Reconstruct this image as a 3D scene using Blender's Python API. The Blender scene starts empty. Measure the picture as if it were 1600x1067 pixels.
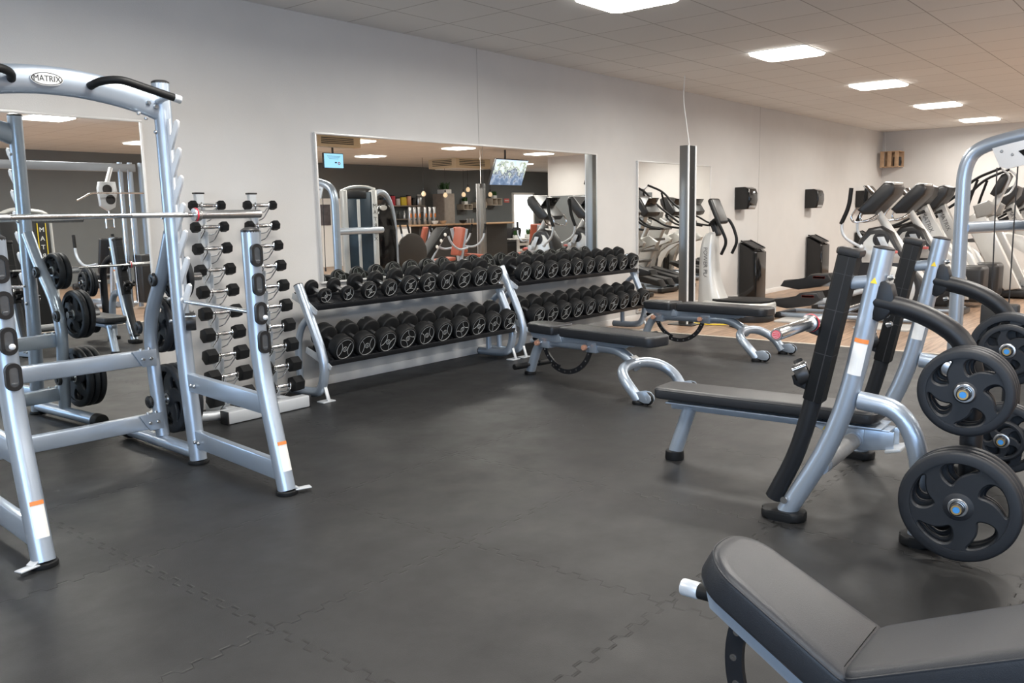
import bpy, bmesh, math, random
from mathutils import Vector, Matrix
C = bpy.context.scene
COL = C.collection
PI = math.pi
R_ = math.radians
random.seed(7)

# ---------------------------------------------------------------- camera, world, light, exposure
cam = bpy.data.cameras.new('camera'); cam_o = bpy.data.objects.new('camera', cam); COL.objects.link(cam_o)
cam.sensor_width = 36.0; cam.lens = 1327.1 / 1600 * 36.0; cam.clip_start = .05; cam.clip_end = 200
def cam_axes(p, r, y):
    f = Vector((math.sin(y) * math.cos(p), math.cos(y) * math.cos(p), -math.sin(p)))
    rt = Vector((math.cos(y), -math.sin(y), 0)); up = rt.cross(f)
    return rt * math.cos(r) + up * math.sin(r), -rt * math.sin(r) + up * math.cos(r), f
_r, _u, _f = cam_axes(0.147186, -0.020811, 0.881723)
cam_o.matrix_world = Matrix((( _r.x, _u.x, -_f.x, 0), (_r.y, _u.y, -_f.y, 0), (_r.z, _u.z, -_f.z, 1.42), (0, 0, 0, 1)))
C.camera = cam_o

C.view_settings.view_transform = 'Standard'; C.view_settings.look = 'None'
C.view_settings.gamma = 1.0; C.view_settings.use_curve_mapping = False
C.view_settings.exposure = 0.68
w = bpy.data.worlds.new('sky'); C.world = w; w.use_nodes = True
w.node_tree.nodes['Background'].inputs[0].default_value = (.45, .62, 1, 1)
w.node_tree.nodes['Background'].inputs[1].default_value = 1.0
LAMP = 38; LAMP_COL = (1, .96, .895)
def area(name, loc, rot, sx, sy, power, col):
    l = bpy.data.lights.new(name, 'AREA'); l.shape = 'RECTANGLE'; l.size = sx; l.size_y = sy; l.energy = power; l.color = col
    o = bpy.data.objects.new(name, l); COL.objects.link(o); o.location = loc; o.rotation_euler = rot
    return o
# daylight entering through the three windows of the left wall
for k, yy in enumerate((-6.2, -3.2, -0.2)):
    area('window_daylight', (-3.92, yy, 1.5), (0, -PI / 2, 0), 1.7, 2.2, 75, (.50, .72, 1))
# ---------------------------------------------------------------- helpers
MATS = {}
def mat(name, col, rough=.5, metal=0.0, spec=.5, noise=0.0, nscale=40, bump=0.0, bscale=200, emit=None, estr=0, coat=0, coords='Object'):
    if name in MATS: return MATS[name]
    m = bpy.data.materials.new(name); m.use_nodes = True; MATS[name] = m
    nt = m.node_tree; b = nt.nodes['Principled BSDF']
    b.inputs['Base Color'].default_value = (*col, 1); b.inputs['Roughness'].default_value = rough
    b.inputs['Metallic'].default_value = metal; b.inputs['Specular IOR Level'].default_value = spec
    if coat: b.inputs['Coat Weight'].default_value = coat; b.inputs['Coat Roughness'].default_value = .1
    tc = nt.nodes.new('ShaderNodeTexCoord')
    if noise:
        n = nt.nodes.new('ShaderNodeTexNoise'); n.inputs['Scale'].default_value = nscale; n.inputs['Detail'].default_value = 3
        nt.links.new(tc.outputs[coords], n.inputs['Vector'])
        mx = nt.nodes.new('ShaderNodeMix'); mx.data_type = 'RGBA'
        mx.inputs[6].default_value = (*[max(0, c * (1 - noise)) for c in col], 1); mx.inputs[7].default_value = (*[min(1, c * (1 + noise)) for c in col], 1)
        nt.links.new(n.outputs['Fac'], mx.inputs[0]); nt.links.new(mx.outputs[2], b.inputs['Base Color'])
    if bump:
        n2 = nt.nodes.new('ShaderNodeTexNoise'); n2.inputs['Scale'].default_value = bscale; n2.inputs['Detail'].default_value = 4
        nt.links.new(tc.outputs[coords], n2.inputs['Vector'])
        bp = nt.nodes.new('ShaderNodeBump'); bp.inputs['Strength'].default_value = bump; bp.inputs['Distance'].default_value = .002
        nt.links.new(n2.outputs['Fac'], bp.inputs['Height']); nt.links.new(bp.outputs['Normal'], b.inputs['Normal'])
    if emit: b.inputs['Emission Color'].default_value = (*emit, 1); b.inputs['Emission Strength'].default_value = estr
    return m

class MB:
    """collects shapes and links them as one mesh object"""
    def __init__(s): s.bm = bmesh.new()
    def _cap(s, ring, flip):
        try: s.bm.faces.new(ring[::-1] if flip else ring)
        except ValueError: pass
    def box(s, c, d, rot=(0, 0, 0), bev=0.0, seg=2):
        from mathutils import Euler
        M = Matrix.Translation(Vector(c)) @ Euler(rot).to_matrix().to_4x4() @ Matrix.Diagonal((d[0], d[1], d[2], 1))
        g = bmesh.ops.create_cube(s.bm, size=1, matrix=M)
        if bev:
            ed = list({e for v in g['verts'] for e in v.link_edges})
            bmesh.ops.bevel(s.bm, geom=ed, offset=bev, segments=seg, affect='EDGES', profile=.5, clamp_overlap=True)
        return s
    def rings(s, rs, closed=False, caps=True):
        vs = [[s.bm.verts.new(p) for p in r] for r in rs]
        n = len(vs[0]); L = len(vs)
        for i in range(L if closed else L - 1):
            a, b = vs[i], vs[(i + 1) % L]
            for j in range(n):
                k = (j + 1) % n
                try: s.bm.faces.new((a[j], a[k], b[k], b[j]))
                except ValueError: pass
        if caps and not closed: s._cap(vs[0], True); s._cap(vs[-1], False)
        return s
    def tube(s, pts, r, seg=14, fillet=0.0, fn=5, closed=False, caps=True, ry=None, up=None, taper=None):
        P = [Vector(p) for p in pts]
        if fillet and len(P) > 2:
            Q = []
            N = len(P)
            for i in range(N):
                if not closed and i in (0, N - 1): Q.append(P[i]); continue
                a, b, c = P[i - 1], P[i], P[(i + 1) % N]
                d1 = min(fillet, (a - b).length * .49); d2 = min(fillet, (c - b).length * .49)
                p1 = b + (a - b).normalized() * d1; p2 = b + (c - b).normalized() * d2
                for k in range(fn + 1):
                    t = k / fn; Q.append(p1 * (1 - t) ** 2 + b * 2 * t * (1 - t) + p2 * t * t)
            P = Q
        N = len(P); T = []
        for i in range(N):
            if closed: t = (P[(i + 1) % N] - P[i - 1])
            else: t = P[min(i + 1, N - 1)] - P[max(i - 1, 0)]
            T.append(t.normalized())
        u = Vector(up) if up else (Vector((0, 0, 1)) if abs(T[0].z) < .9 else Vector((1, 0, 0)))
        n = (u - T[0] * u.dot(T[0])).normalized()
        rs = []
        for i in range(N):
            n = (n - T[i] * n.dot(T[i])).normalized(); b = T[i].cross(n)
            k = 1.0
            if taper: k = taper[0] + (taper[1] - taper[0]) * i / (N - 1)
            rs.append([P[i] + n * (math.cos(2 * PI * j / seg) * (ry or r) * k) + b * (math.sin(2 * PI * j / seg) * r * k) for j in range(seg)])
        return s.rings(rs, closed, caps)
    def cyl(s, a, b, r, r2=None, seg=24, bev=0.0):
        a = Vector(a); b = Vector(b); r2 = r if r2 is None else r2
        d = (b - a); L = d.length; d.normalize()
        pr = [(r, 0), (r2, L)]
        if bev: pr = [(r - bev, 0), (r - bev * .3, bev * .3), (r, bev), (r2, L - bev), (r2 - bev * .3, L - bev * .3), (r2 - bev, L)]
        return s.lathe(pr, a, d, seg)
    def lathe(s, prof, o=(0, 0, 0), axis=(0, 0, 1), seg=32, closed=False, caps=True):
        o = Vector(o); ax = Vector(axis).normalized()
        n = ax.orthogonal().normalized(); b = ax.cross(n)
        rs = [[o + ax * h + (n * math.cos(2 * PI * j / seg) + b * math.sin(2 * PI * j / seg)) * max(r, 1e-5) for j in range(seg)] for r, h in prof]
        return s.rings(rs, closed, caps)
    def prism(s, pts, o=(0, 0, 0), ux=(0, 1, 0), uy=(0, 0, 1), depth=.1, bev=0.0, seg=2):
        """outline in the (ux,uy) plane through o, depth centred on it"""
        o = Vector(o); ux = Vector(ux).normalized(); uy = Vector(uy).normalized(); n = ux.cross(uy).normalized()
        ar = sum(pts[i - 1][0] * pts[i][1] - pts[i][0] * pts[i - 1][1] for i in range(len(pts)))
        if ar < 0: pts = pts[::-1]
        lo = [s.bm.verts.new(o + ux * p[0] + uy * p[1] - n * depth / 2) for p in pts]
        hi = [s.bm.verts.new(o + ux * p[0] + uy * p[1] + n * depth / 2) for p in pts]
        f1 = s.bm.faces.new(lo[::-1]); f2 = s.bm.faces.new(hi); k = len(pts)
        for i in range(k): s.bm.faces.new((lo[i], lo[(i + 1) % k], hi[(i + 1) % k], hi[i]))
        if bev:
            ed = list(f1.edges) + list(f2.edges)
            bmesh.ops.bevel(s.bm, geom=ed, offset=bev, segments=seg, affect='EDGES', profile=.5, clamp_overlap=True)
        return s
    def ball(s, c, r, seg=16, sc=(1, 1, 1)):
        bmesh.ops.create_uvsphere(s.bm, u_segments=seg, v_segments=max(6, seg // 2), radius=r, matrix=Matrix.Translation(Vector(c)) @ Matrix.Diagonal((*sc, 1)))
        return s
    def bolts(s, pts, axis, r=.012, h=.012):
        for p in pts: s.lathe([(r, 0), (r, h * .6), (r * .7, h), (0, h)], p, axis, 10)
        return s
    def done(s, name, m, parent=None, ang=38, loc=None, label=None):
        me = bpy.data.meshes.new(name)
        bmesh.ops.recalc_face_normals(s.bm, faces=s.bm.faces)
        s.bm.to_mesh(me); s.bm.free()
        for p in me.polygons: p.use_smooth = True
        me.set_sharp_from_angle(angle=R_(ang))
        me.materials.append(m)
        o = bpy.data.objects.new(name, me); COL.objects.link(o)
        if parent: o.parent = parent
        if loc: o.location = loc
        if label: o['label'] = label
        return o

def rrect(w, h, r, n=5, cx=0, cy=0):
    out = []
    for sx, sy, a0 in ((1, 1, 0), (-1, 1, 90), (-1, -1, 180), (1, -1, 270)):
        for k in range(n + 1):
            a = R_(a0 + 90 * k / n)
            out.append((cx + sx * (w / 2 - r) + r * math.cos(a), cy + sy * (h / 2 - r) + r * math.sin(a)))
    return out
def circ(r, n=24, cx=0, cy=0, ry=None): return [(cx + r * math.cos(2 * PI * k / n), cy + (ry or r) * math.sin(2 * PI * k / n)) for k in range(n)]

def tag(o, label, cat, group=None, kind=None):
    if label: o['label'] = label
    if cat: o['category'] = cat
    if group: o['group'] = group
    if kind: o['kind'] = kind
    return o
def thing(name, label, cat, loc=(0, 0, 0), rz=0.0, group=None, rot=None):
    o = bpy.data.objects.new(name, None); COL.objects.link(o); o.location = loc; o.rotation_euler = rot or (0, 0, rz)
    o.empty_display_size = .1
    return tag(o, label, cat, group)
def dup(o, loc, rz=None, label=None, group=None, rot=None):
    r = o.copy(); COL.objects.link(r); r.location = loc
    if rz is not None: r.rotation_euler = (0, 0, rz)
    if rot is not None: r.rotation_euler = rot
    if label: r['label'] = label
    if group: r['group'] = group
    for ch in list(o.children):
        c = ch.copy(); COL.objects.link(c); c.parent = r
        for g in list(ch.children):
            d = g.copy(); COL.objects.link(d); d.parent = c
    return r
def text(name, s, size, m, parent, loc, ux, uy, ext=.0008, squash=1.0, align='CENTER'):
    """lettering standing in the plane of ux (reading direction) and uy (up)"""
    cu = bpy.data.curves.new(name, 'FONT'); cu.body = s; cu.size = size; cu.extrude = ext; cu.align_x = align; cu.align_y = 'CENTER'; cu.resolution_u = 3
    t = bpy.data.objects.new('tmp', cu); COL.objects.link(t)
    me = bpy.data.meshes.new_from_object(t.evaluated_get(bpy.context.evaluated_depsgraph_get()))
    bpy.data.objects.remove(t); bpy.data.curves.remove(cu)
    ux = Vector(ux).normalized(); uy = Vector(uy).normalized(); n = ux.cross(uy)
    M = Matrix(((ux.x * squash, uy.x, n.x, loc[0]), (ux.y * squash, uy.y, n.y, loc[1]), (ux.z * squash, uy.z, n.z, loc[2]), (0, 0, 0, 1)))
    me.transform(M); me.materials.clear(); me.materials.append(m); me.name = name
    o = bpy.data.objects.new(name, me); COL.objects.link(o); o.parent = parent
    return o
def struct(mb, name, m, ang=30):
    o = mb.done(name, m, None, ang); o['kind'] = 'structure'; return o

def wrap_label(name, p, d, r, front, a0, a1, h, m, parent, label=None, th=.0012):
    """thin label bent round a tube: axis point p, axis d, radius r, front = direction of angle 0"""
    d = Vector(d).normalized(); f = Vector(front); f = (f - d * f.dot(d)).normalized(); g = d.cross(f)
    mb = MB(); n = 8; P = Vector(p)
    def ring(rr, k): a = a0 + (a1 - a0) * k / n; return [P + (f * math.cos(a) + g * math.sin(a)) * rr + d * s for s in (-h / 2, h / 2)]
    mb.rings([[ring(r, k)[0], ring(r, k)[1], ring(r + th, k)[1], ring(r + th, k)[0]] for k in range(n + 1)])
    return mb.done(name, m, parent, 60, label=label)
# ---------------------------------------------------------------- materials
SILVER = mat('silver_powder_coat', (.43, .50, .59), .32, .6, noise=.08, nscale=500, coat=.3)
SILVER_D = mat('grey_powder_coat', (.36, .40, .45), .4, .35, noise=.1, nscale=500)
LIGHTST = mat('pale_steel_plate', (.56, .59, .62), .35, .3, noise=.05, nscale=300)
WHITEST = mat('white_coated_steel', (.82, .83, .84), .4, .1, noise=.03, nscale=200)
CHROME = mat('chrome', (.78, .79, .8), .12, 1.0, noise=.03, nscale=90)
STEEL = mat('brushed_steel', (.55, .56, .57), .28, 1.0, noise=.08, nscale=120)
RUBBER = mat('black_rubber', (.0065, .007, .0078), .55, spec=.28, noise=.2, nscale=150, bump=.15, bscale=600)
PLATER = mat('plate_rubber', (.012, .0145, .019), .5, spec=.4, noise=.15, nscale=120, bump=.25, bscale=700)
BLACKP = mat('black_textured_paint', (.009, .0098, .012), .42, spec=.42, noise=.2, nscale=300, bump=.12, bscale=800)
GLOSS = mat('black_gloss_plastic', (.006, .006, .0065), .08, spec=.55, noise=.1, nscale=60)
PLASTIC = mat('black_satin_plastic', (.018, .018, .019), .38, noise=.15, nscale=120)
VINYL = mat('black_vinyl', (.019, .021, .025), .38, spec=.5, noise=.12, nscale=60, bump=.3, bscale=500)
LINE = mat('pale_moulded_line', (.33, .34, .34), .5, noise=.1, nscale=100)
COPPER = mat('copper_knob', (.72, .38, .26), .38, .4, noise=.08, nscale=80)
REDP = mat('red_plastic', (.62, .03, .06), .35, noise=.1, nscale=200)
PINKRED = mat('red_label', (.65, .16, .15), .4, noise=.1, nscale=200)
WHITEP = mat('white_paper_label', (.82, .82, .80), .5, noise=.02, nscale=100)
ORANGE = mat('orange_label', (.8, .25, .06), .5, noise=.05, nscale=100)
YELLOW = mat('yellow_label', (.85, .62, .05), .5, noise=.05, nscale=100)
BLUE = mat('blue_emblem', (.05, .25, .6), .35, noise=.05, nscale=100)
GOLD = mat('gold_ring', (.7, .5, .22), .3, .8, noise=.05, nscale=100)
INK = mat('black_ink', (.02, .02, .022), .5, noise=.1, nscale=100)
GREYINK = mat('grey_ink', (.12, .12, .125), .5, noise=.1, nscale=100)
WOODL = mat('pale_wood', (.5, .33, .2), .55, noise=.25, nscale=14)
WOODG = mat('grey_oak', (.30, .25, .21), .55, noise=.25, nscale=9)
GREEN = mat('leaf_green', (.03, .10, .02), .6, noise=.5, nscale=50)
REDV = mat('brick_red_vinyl', (.33, .085, .05), .45, noise=.12, nscale=50, bump=.2, bscale=400)
BEIGE = mat('beige_metal_casing', (.62, .52, .36), .5, noise=.06, nscale=60)
SHELLW = mat('pale_silver_shell', (.62, .62, .60), .32, .25, noise=.05, nscale=80, coat=.2)
WHITEPL = mat('white_plastic', (.8, .8, .78), .4, noise=.03, nscale=60)
GREYMAT = mat('pale_grey_panel', (.46, .45, .43), .6, noise=.08, nscale=60)
# ---------------------------------------------------------------- room
WY, HC, XR = 5.87, 3.085, 20.3
def nodes(name):
    m = bpy.data.materials.new(name); m.use_nodes = True
    return m, m.node_tree, m.node_tree.nodes['Principled BSDF']
def wall_mat(name, col, rough=.8):
    return mat(name, col, rough, 0, .25, noise=.05, nscale=3, bump=.5, bscale=160)
WALL = wall_mat('wall_paint', (.66, .65, .635)); DARK = wall_mat('dark_wall_paint', (.165, .178, .182))
def ceiling_mat():
    m, nt, b = nodes('ceiling_tiles'); L = nt.links
    tc = nt.nodes.new('ShaderNodeTexCoord'); mp = nt.nodes.new('ShaderNodeMapping'); T = .646
    mp.inputs['Location'].default_value = (-(9.2 + T / 2) / T, -(3.68 + T / 2) / T, 0); mp.inputs['Scale'].default_value = (1 / T, 1 / T, 1)
    br = nt.nodes.new('ShaderNodeTexBrick'); br.offset = 0; br.inputs['Scale'].default_value = 1
    br.inputs['Brick Width'].default_value = 1; br.inputs['Row Height'].default_value = 1; br.inputs['Mortar Size'].default_value = .009; br.inputs['Mortar Smooth'].default_value = .3
    br.inputs['Color1'].default_value = (.80, .79, .77, 1); br.inputs['Color2'].default_value = (.77, .76, .74, 1); br.inputs['Mortar'].default_value = (.44, .42, .40, 1)
    n = nt.nodes.new('ShaderNodeTexNoise'); n.inputs['Scale'].default_value = 60; n.inputs['Detail'].default_value = 4
    bp = nt.nodes.new('ShaderNodeBump'); bp.inputs['Strength'].default_value = .3; bp.inputs['Distance'].default_value = .004
    L.new(tc.outputs['Object'], mp.inputs['Vector']); L.new(mp.outputs['Vector'], br.inputs['Vector']); L.new(br.outputs['Color'], b.inputs['Base Color'])
    L.new(tc.outputs['Object'], n.inputs['Vector']); L.new(n.outputs['Fac'], bp.inputs['Height']); L.new(bp.outputs['Normal'], b.inputs['Normal'])
    b.inputs['Roughness'].default_value = .9; b.inputs['Specular IOR Level'].default_value = .2
    return m
def wood_mat():
    m, nt, b = nodes('wood_planks'); L = nt.links
    tc = nt.nodes.new('ShaderNodeTexCoord')
    br = nt.nodes.new('ShaderNodeTexBrick'); br.offset = .37; br.inputs['Scale'].default_value = 1
    br.inputs['Brick Width'].default_value = 1.25; br.inputs['Row Height'].default_value = .16; br.inputs['Mortar Size'].default_value = .002
    br.inputs['Color1'].default_value = (.37, .25, .17, 1); br.inputs['Color2'].default_value = (.28, .185, .125, 1); br.inputs['Mortar'].default_value = (.09, .05, .03, 1)
    mp = nt.nodes.new('ShaderNodeMapping'); mp.inputs['Scale'].default_value = (1.2, 16, 1)
    n = nt.nodes.new('ShaderNodeTexNoise'); n.inputs['Scale'].default_value = 2.2; n.inputs['Detail'].default_value = 5
    rp = nt.nodes.new('ShaderNodeMapRange'); rp.inputs[1].default_value = .3; rp.inputs[2].default_value = .7; rp.inputs[3].default_value = .62; rp.inputs[4].default_value = 1.35
    mx = nt.nodes.new('ShaderNodeMix'); mx.data_type = 'RGBA'; mx.blend_type = 'MULTIPLY'; mx.inputs[0].default_value = 1
    L.new(tc.outputs['Object'], br.inputs['Vector']); L.new(tc.outputs['Object'], mp.inputs['Vector']); L.new(mp.outputs['Vector'], n.inputs['Vector'])
    L.new(n.outputs['Fac'], rp.inputs[0]); L.new(br.outputs['Color'], mx.inputs[6]); L.new(rp.outputs[0], mx.inputs[7]); L.new(mx.outputs[2], b.inputs['Base Color'])
    b.inputs['Roughness'].default_value = .42
    return m
def rubber_mat():
    m, nt, b = nodes('rubber_mats'); L = nt.links
    def math_(op, a=None, c=None, v1=None, v2=None, v3=None):
        x = nt.nodes.new('ShaderNodeMath'); x.operation = op
        for i, (k, v) in enumerate(((a, v1), (c, v2))):
            if k is not None: L.new(k, x.inputs[i])
            elif v is not None: x.inputs[i].default_value = v
        if v3 is not None: x.inputs[2].default_value = v3
        return x.outputs[0]
    tc = nt.nodes.new('ShaderNodeTexCoord'); sp = nt.nodes.new('ShaderNodeSeparateXYZ'); L.new(tc.outputs['Object'], sp.inputs[0])
    def seam(p, q, off):
        sq = math_('SINE', math_('MULTIPLY', q, v2=2 * PI / .105)); sq = math_('MULTIPLY', sq, v2=3.2)
        cl = nt.nodes.new('ShaderNodeClamp'); cl.inputs[1].default_value = -1; cl.inputs[2].default_value = 1; L.new(sq, cl.inputs[0])
        sh = math_('ADD', p, math_('MULTIPLY', cl.outputs[0], v2=.016))
        pp = math_('PINGPONG', math_('ADD', sh, v2=-off), v2=.5)          # 0 on each seam, seams 1 m apart
        mr = nt.nodes.new('ShaderNodeMapRange'); mr.inputs[1].default_value = .0028; mr.inputs[2].default_value = .0075; mr.inputs[3].default_value = 1; mr.inputs[4].default_value = 0
        L.new(pp, mr.inputs[0]); return mr.outputs[0]
    s = math_('MAXIMUM', seam(sp.outputs[0], sp.outputs[1], .62), seam(sp.outputs[1], sp.outputs[0], .45))
    n0 = nt.nodes.new('ShaderNodeTexNoise'); n0.inputs['Scale'].default_value = 1.1; n0.inputs['Detail'].default_value = 2; L.new(tc.outputs['Object'], n0.inputs['Vector'])
    vis = nt.nodes.new('ShaderNodeMapRange'); vis.inputs[1].default_value = .34; vis.inputs[2].default_value = .52; vis.inputs[3].default_value = .35; L.new(n0.outputs['Fac'], vis.inputs[0])
    s = math_('MULTIPLY', s, vis.outputs[0])
    n1 = nt.nodes.new('ShaderNodeTexNoise'); n1.inputs['Scale'].default_value = 3.2; n1.inputs['Detail'].default_value = 6; n1.inputs['Roughness'].default_value = .6; L.new(tc.outputs['Object'], n1.inputs['Vector'])
    n2 = nt.nodes.new('ShaderNodeTexNoise'); n2.inputs['Scale'].default_value = 230; n2.inputs['Detail'].default_value = 3; L.new(tc.outputs['Object'], n2.inputs['Vector'])
    cr = nt.nodes.new('ShaderNodeValToRGB'); cr.color_ramp.elements[0].position = .3; cr.color_ramp.elements[0].color = (.0095, .0098, .0102, 1)
    cr.color_ramp.elements[1].position = .75; cr.color_ramp.elements[1].color = (.0165, .0168, .0172, 1); L.new(n1.outputs['Fac'], cr.inputs[0])
    mx = nt.nodes.new('ShaderNodeMix'); mx.data_type = 'RGBA'; mx.inputs[7].default_value = (.0012, .0012, .0012, 1); L.new(s, mx.inputs[0]); L.new(cr.outputs[0], mx.inputs[6]); L.new(mx.outputs[2], b.inputs['Base Color'])
    rr = nt.nodes.new('ShaderNodeMapRange'); rr.inputs[1].default_value = .3; rr.inputs[2].default_value = .7; rr.inputs[3].default_value = .56; rr.inputs[4].default_value = .44; L.new(n1.outputs['Fac'], rr.inputs[0]); L.new(rr.outputs[0], b.inputs['Roughness'])
    h = math_('SUBTRACT', math_('MULTIPLY', n2.outputs['Fac'], v2=.5), math_('MULTIPLY', s, v2=2.5))
    bp = nt.nodes.new('ShaderNodeBump'); bp.inputs['Strength'].default_value = .35; bp.inputs['Distance'].default_value = .003; L.new(h, bp.inputs['Height']); L.new(bp.outputs['Normal'], b.inputs['Normal'])
    b.inputs['Specular IOR Level'].default_value = .42
    return m
RX, RY0 = 8.92, -.55          # the rubber mats end here
X0, X1, Y0 = -4.0, 29.0, -9.0
struct(MB().box(((X0 + RX) / 2, (RY0 + WY) / 2, -.02), (RX - X0, WY - RY0, .04)), 'floor', rubber_mat())
wf = MB().box(((X0 + RX) / 2, (RY0 + Y0) / 2, -.02), (RX - X0, RY0 - Y0, .04)).box(((RX + X1) / 2, (WY + Y0) / 2, -.02), (X1 - RX, WY - Y0, .04))
struct(wf, 'floor', wood_mat())
TRIMW = mat('white_trim', (.84, .83, .81), .5, noise=.03, nscale=30)
STRIP = mat('pale_edge_strip', (.62, .56, .48), .5, noise=.05, nscale=30)
struct(MB().box((RX, (RY0 + WY) / 2, .002), (.035, WY - RY0, .01), bev=.002).box(((X0 + RX) / 2, RY0, .002), (RX - X0, .035, .01), bev=.002), 'trim_1', STRIP)
struct(MB().box(((X0 + X1) / 2, (Y0 + WY) / 2, HC + .05), (X1 - X0 + .4, WY - Y0 + .4, .1)), 'ceiling', ceiling_mat())
struct(MB().box(((X0 + XR) / 2, WY + .06, HC / 2), (XR - X0 + .4, .12, HC)), 'wall_back', WALL)
struct(MB().box((XR + .06, (WY - 3.54) / 2, HC / 2), (.12, WY + 3.54, HC)), 'wall_right', WALL)
struct(MB().box(((XR + X1) / 2 + .06, -3.48, HC / 2), (X1 - XR, .12, HC)), 'wall_right', WALL)
struct(MB().box((X1 + .06, (Y0 - 3.54) / 2, HC / 2), (.12, -3.54 - Y0, HC)), 'wall_right', DARK)
struct(MB().box(((X0 + X1) / 2, Y0 - .06, HC / 2), (X1 - X0 + .2, .12, HC)), 'wall_front', DARK)
wl = MB()                                                          # left wall with its three window openings
ws = (-6.2, -3.2, -.2)
GLASS = mat('window_glass', (.95, .97, .98), .02, noise=.01, nscale=2); GLASS.node_tree.nodes['Principled BSDF'].inputs['Transmission Weight'].default_value = 1
wl.box((X0 - .06, (Y0 + WY) / 2, .2), (.12, WY - Y0, .4)).box((X0 - .06, (Y0 + WY) / 2, (2.62 + HC) / 2), (.12, WY - Y0, HC - 2.62))
ed = [Y0] + [v for y in ws for v in (y - 1.1, y + 1.1)] + [WY]
for a, b2 in zip(ed[::2], ed[1::2]): wl.box((X0 - .06, (a + b2) / 2, 1.51), (.12, b2 - a, 2.22))
struct(wl, 'wall_left', WALL)
for i, y in enumerate(ws):
    f = MB()
    for yy in (-1.07, 0, 1.07): f.box((X0 - .06, y + yy, 1.51), (.08, .06, 2.22))
    for z in (.43, 2.59): f.box((X0 - .06, y, z), (.08, 2.2, .06))
    struct(f, 'window_%d' % (i + 1), TRIMW)
    gl = struct(MB().box((X0 - .09, y, 1.51), (.008, 2.1, 2.1)), 'window_%d' % (i + 1), GLASS)
bb = MB().box(((X0 + XR) / 2, WY - .008, .04), (XR - X0, .016, .08), bev=.004)
struct(bb, 'baseboard_back', TRIMW)
struct(MB().box((XR - .008, 1.1, .04), (.016, 9.3, .08), bev=.004), 'baseboard_right', TRIMW)
SEAM = wall_mat('wall_seam_paint', (.43, .42, .41))
for i, x in enumerate((6.66, 13.62)): struct(MB().box((x, WY - .0005, 1.6), (.006, .003, 2.97)), 'trim_%d' % (i + 2), SEAM)
# dark painted field with small pictures on the far part of the right wall
struct(MB().box((XR - .004, -1.75, .98), (.008, 3.4, 1.96)), 'trim_4', DARK)
# mirrors
MIR = mat('mirror_glass', (.86, .88, .87), .0, 1.0); MIR.node_tree.nodes['Principled BSDF'].inputs['Roughness'].default_value = .004
def mirror(name, x0, x1, z0, z1, y, label, d=.02, joints=()):
    t = thing(name, label, 'mirror', ((x0 + x1) / 2, y, z0))
    W_, H_ = x1 - x0, z1 - z0
    xs = [x0] + list(joints) + [x1]
    for a, b2 in zip(xs, xs[1:]):
        MB().box(((a + b2) / 2 - (x0 + x1) / 2, .003, H_ / 2), (b2 - a - .004, .006, H_)).done('glass_pane', MIR, t)
    fr = MB()
    for z in (-.008, H_ + .008): fr.box((0, d / 2, z), (W_ + .04, d + .012, .018), bev=.003)
    for x in (-W_ / 2 - .008, W_ / 2 + .008): fr.box((x, d / 2, H_ / 2), (.018, d + .012, H_), bev=.003)
    fr.done('mirror_frame', mat('pale_aluminium', (.7, .7, .69), .35, .3, noise=.03, nscale=50), t)
    MB().box((0, d / 2 + .004, H_ / 2), (W_, d, H_)).done('backing_board', mat('grey_backing', (.3, .3, .3), .7, noise=.05, nscale=30), t)
    return t
mirror('wall_mirror', 4.585, 8.77, .893, 2.125, WY - .025, 'wide wall mirror hung above the dumbbell racks, with one upright joint', joints=(6.68,))
mirror('wall_mirror', .4, 2.99, .05, 2.10, 5.71, 'tall wall mirror behind the squat rack, cut by the left edge', d=.158)
mirror('wall_mirror', 9.75, 11.81, .12, 2.075, WY - .025, 'tall narrow wall mirror behind the steel column and vibration plate')
# ceiling lights
LAMPM = mat('lamp_diffuser', (.9, .9, .88), .5, emit=LAMP_COL, estr=5.0, noise=.01, nscale=5)
SPOT = {(2, 0): 'first light panel over the dumbbell racks, cut by the top edge', (3, 0): 'largest whole light panel in the ceiling row over the racks', (4, 0): 'second whole light panel of the ceiling row over the racks',
        (5, 0): 'third whole light panel of the ceiling row over the racks', (6, 0): 'farthest light panel of the ceiling row, near the end wall'}
lamp0 = None
PANEL = bpy.data.lights.new('panel_light', 'AREA'); PANEL.shape = 'SQUARE'; PANEL.size = .58; PANEL.energy = LAMP; PANEL.color = LAMP_COL; PANEL.spread = R_(170)
for j, y in enumerate((3.68, .45, -2.78, -6.01)):
    for i in range(-1, 10):
        x = 2.74 + 3.23 * (i - 1)
        if x < -3.5 or (x > XR - .5 and y > -3.5) or x > 27: continue
        lab = SPOT.get((i, j), 'square ceiling light panel seen only in the mirrors' if j else 'square ceiling light panel left of the photo, over the squat rack')
        if lamp0 is None:
            t = thing('ceiling_light', lab, 'light', (x, y, HC)); lamp0 = t
            MB().prism(rrect(.62, .62, .06), (0, 0, -.014), (1, 0, 0), (0, 1, 0), .026, bev=.012, seg=3).done('diffuser', LAMPM, t)
            fr = MB()
            for s in (-1, 1): fr.box((s * .313, 0, -.003), (.012, .638, .006)).box((0, s * .313, -.003), (.638, .012, .006))
            fr.done('lamp_frame', TRIMW, t)
            lo = bpy.data.objects.new('panel_light', PANEL); COL.objects.link(lo); lo.parent = t; lo.location = (0, 0, -.03)
        else: t = dup(lamp0, (x, y, HC), label=lab)
        t['group'] = 'square light panels in the tiled ceiling'
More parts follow.
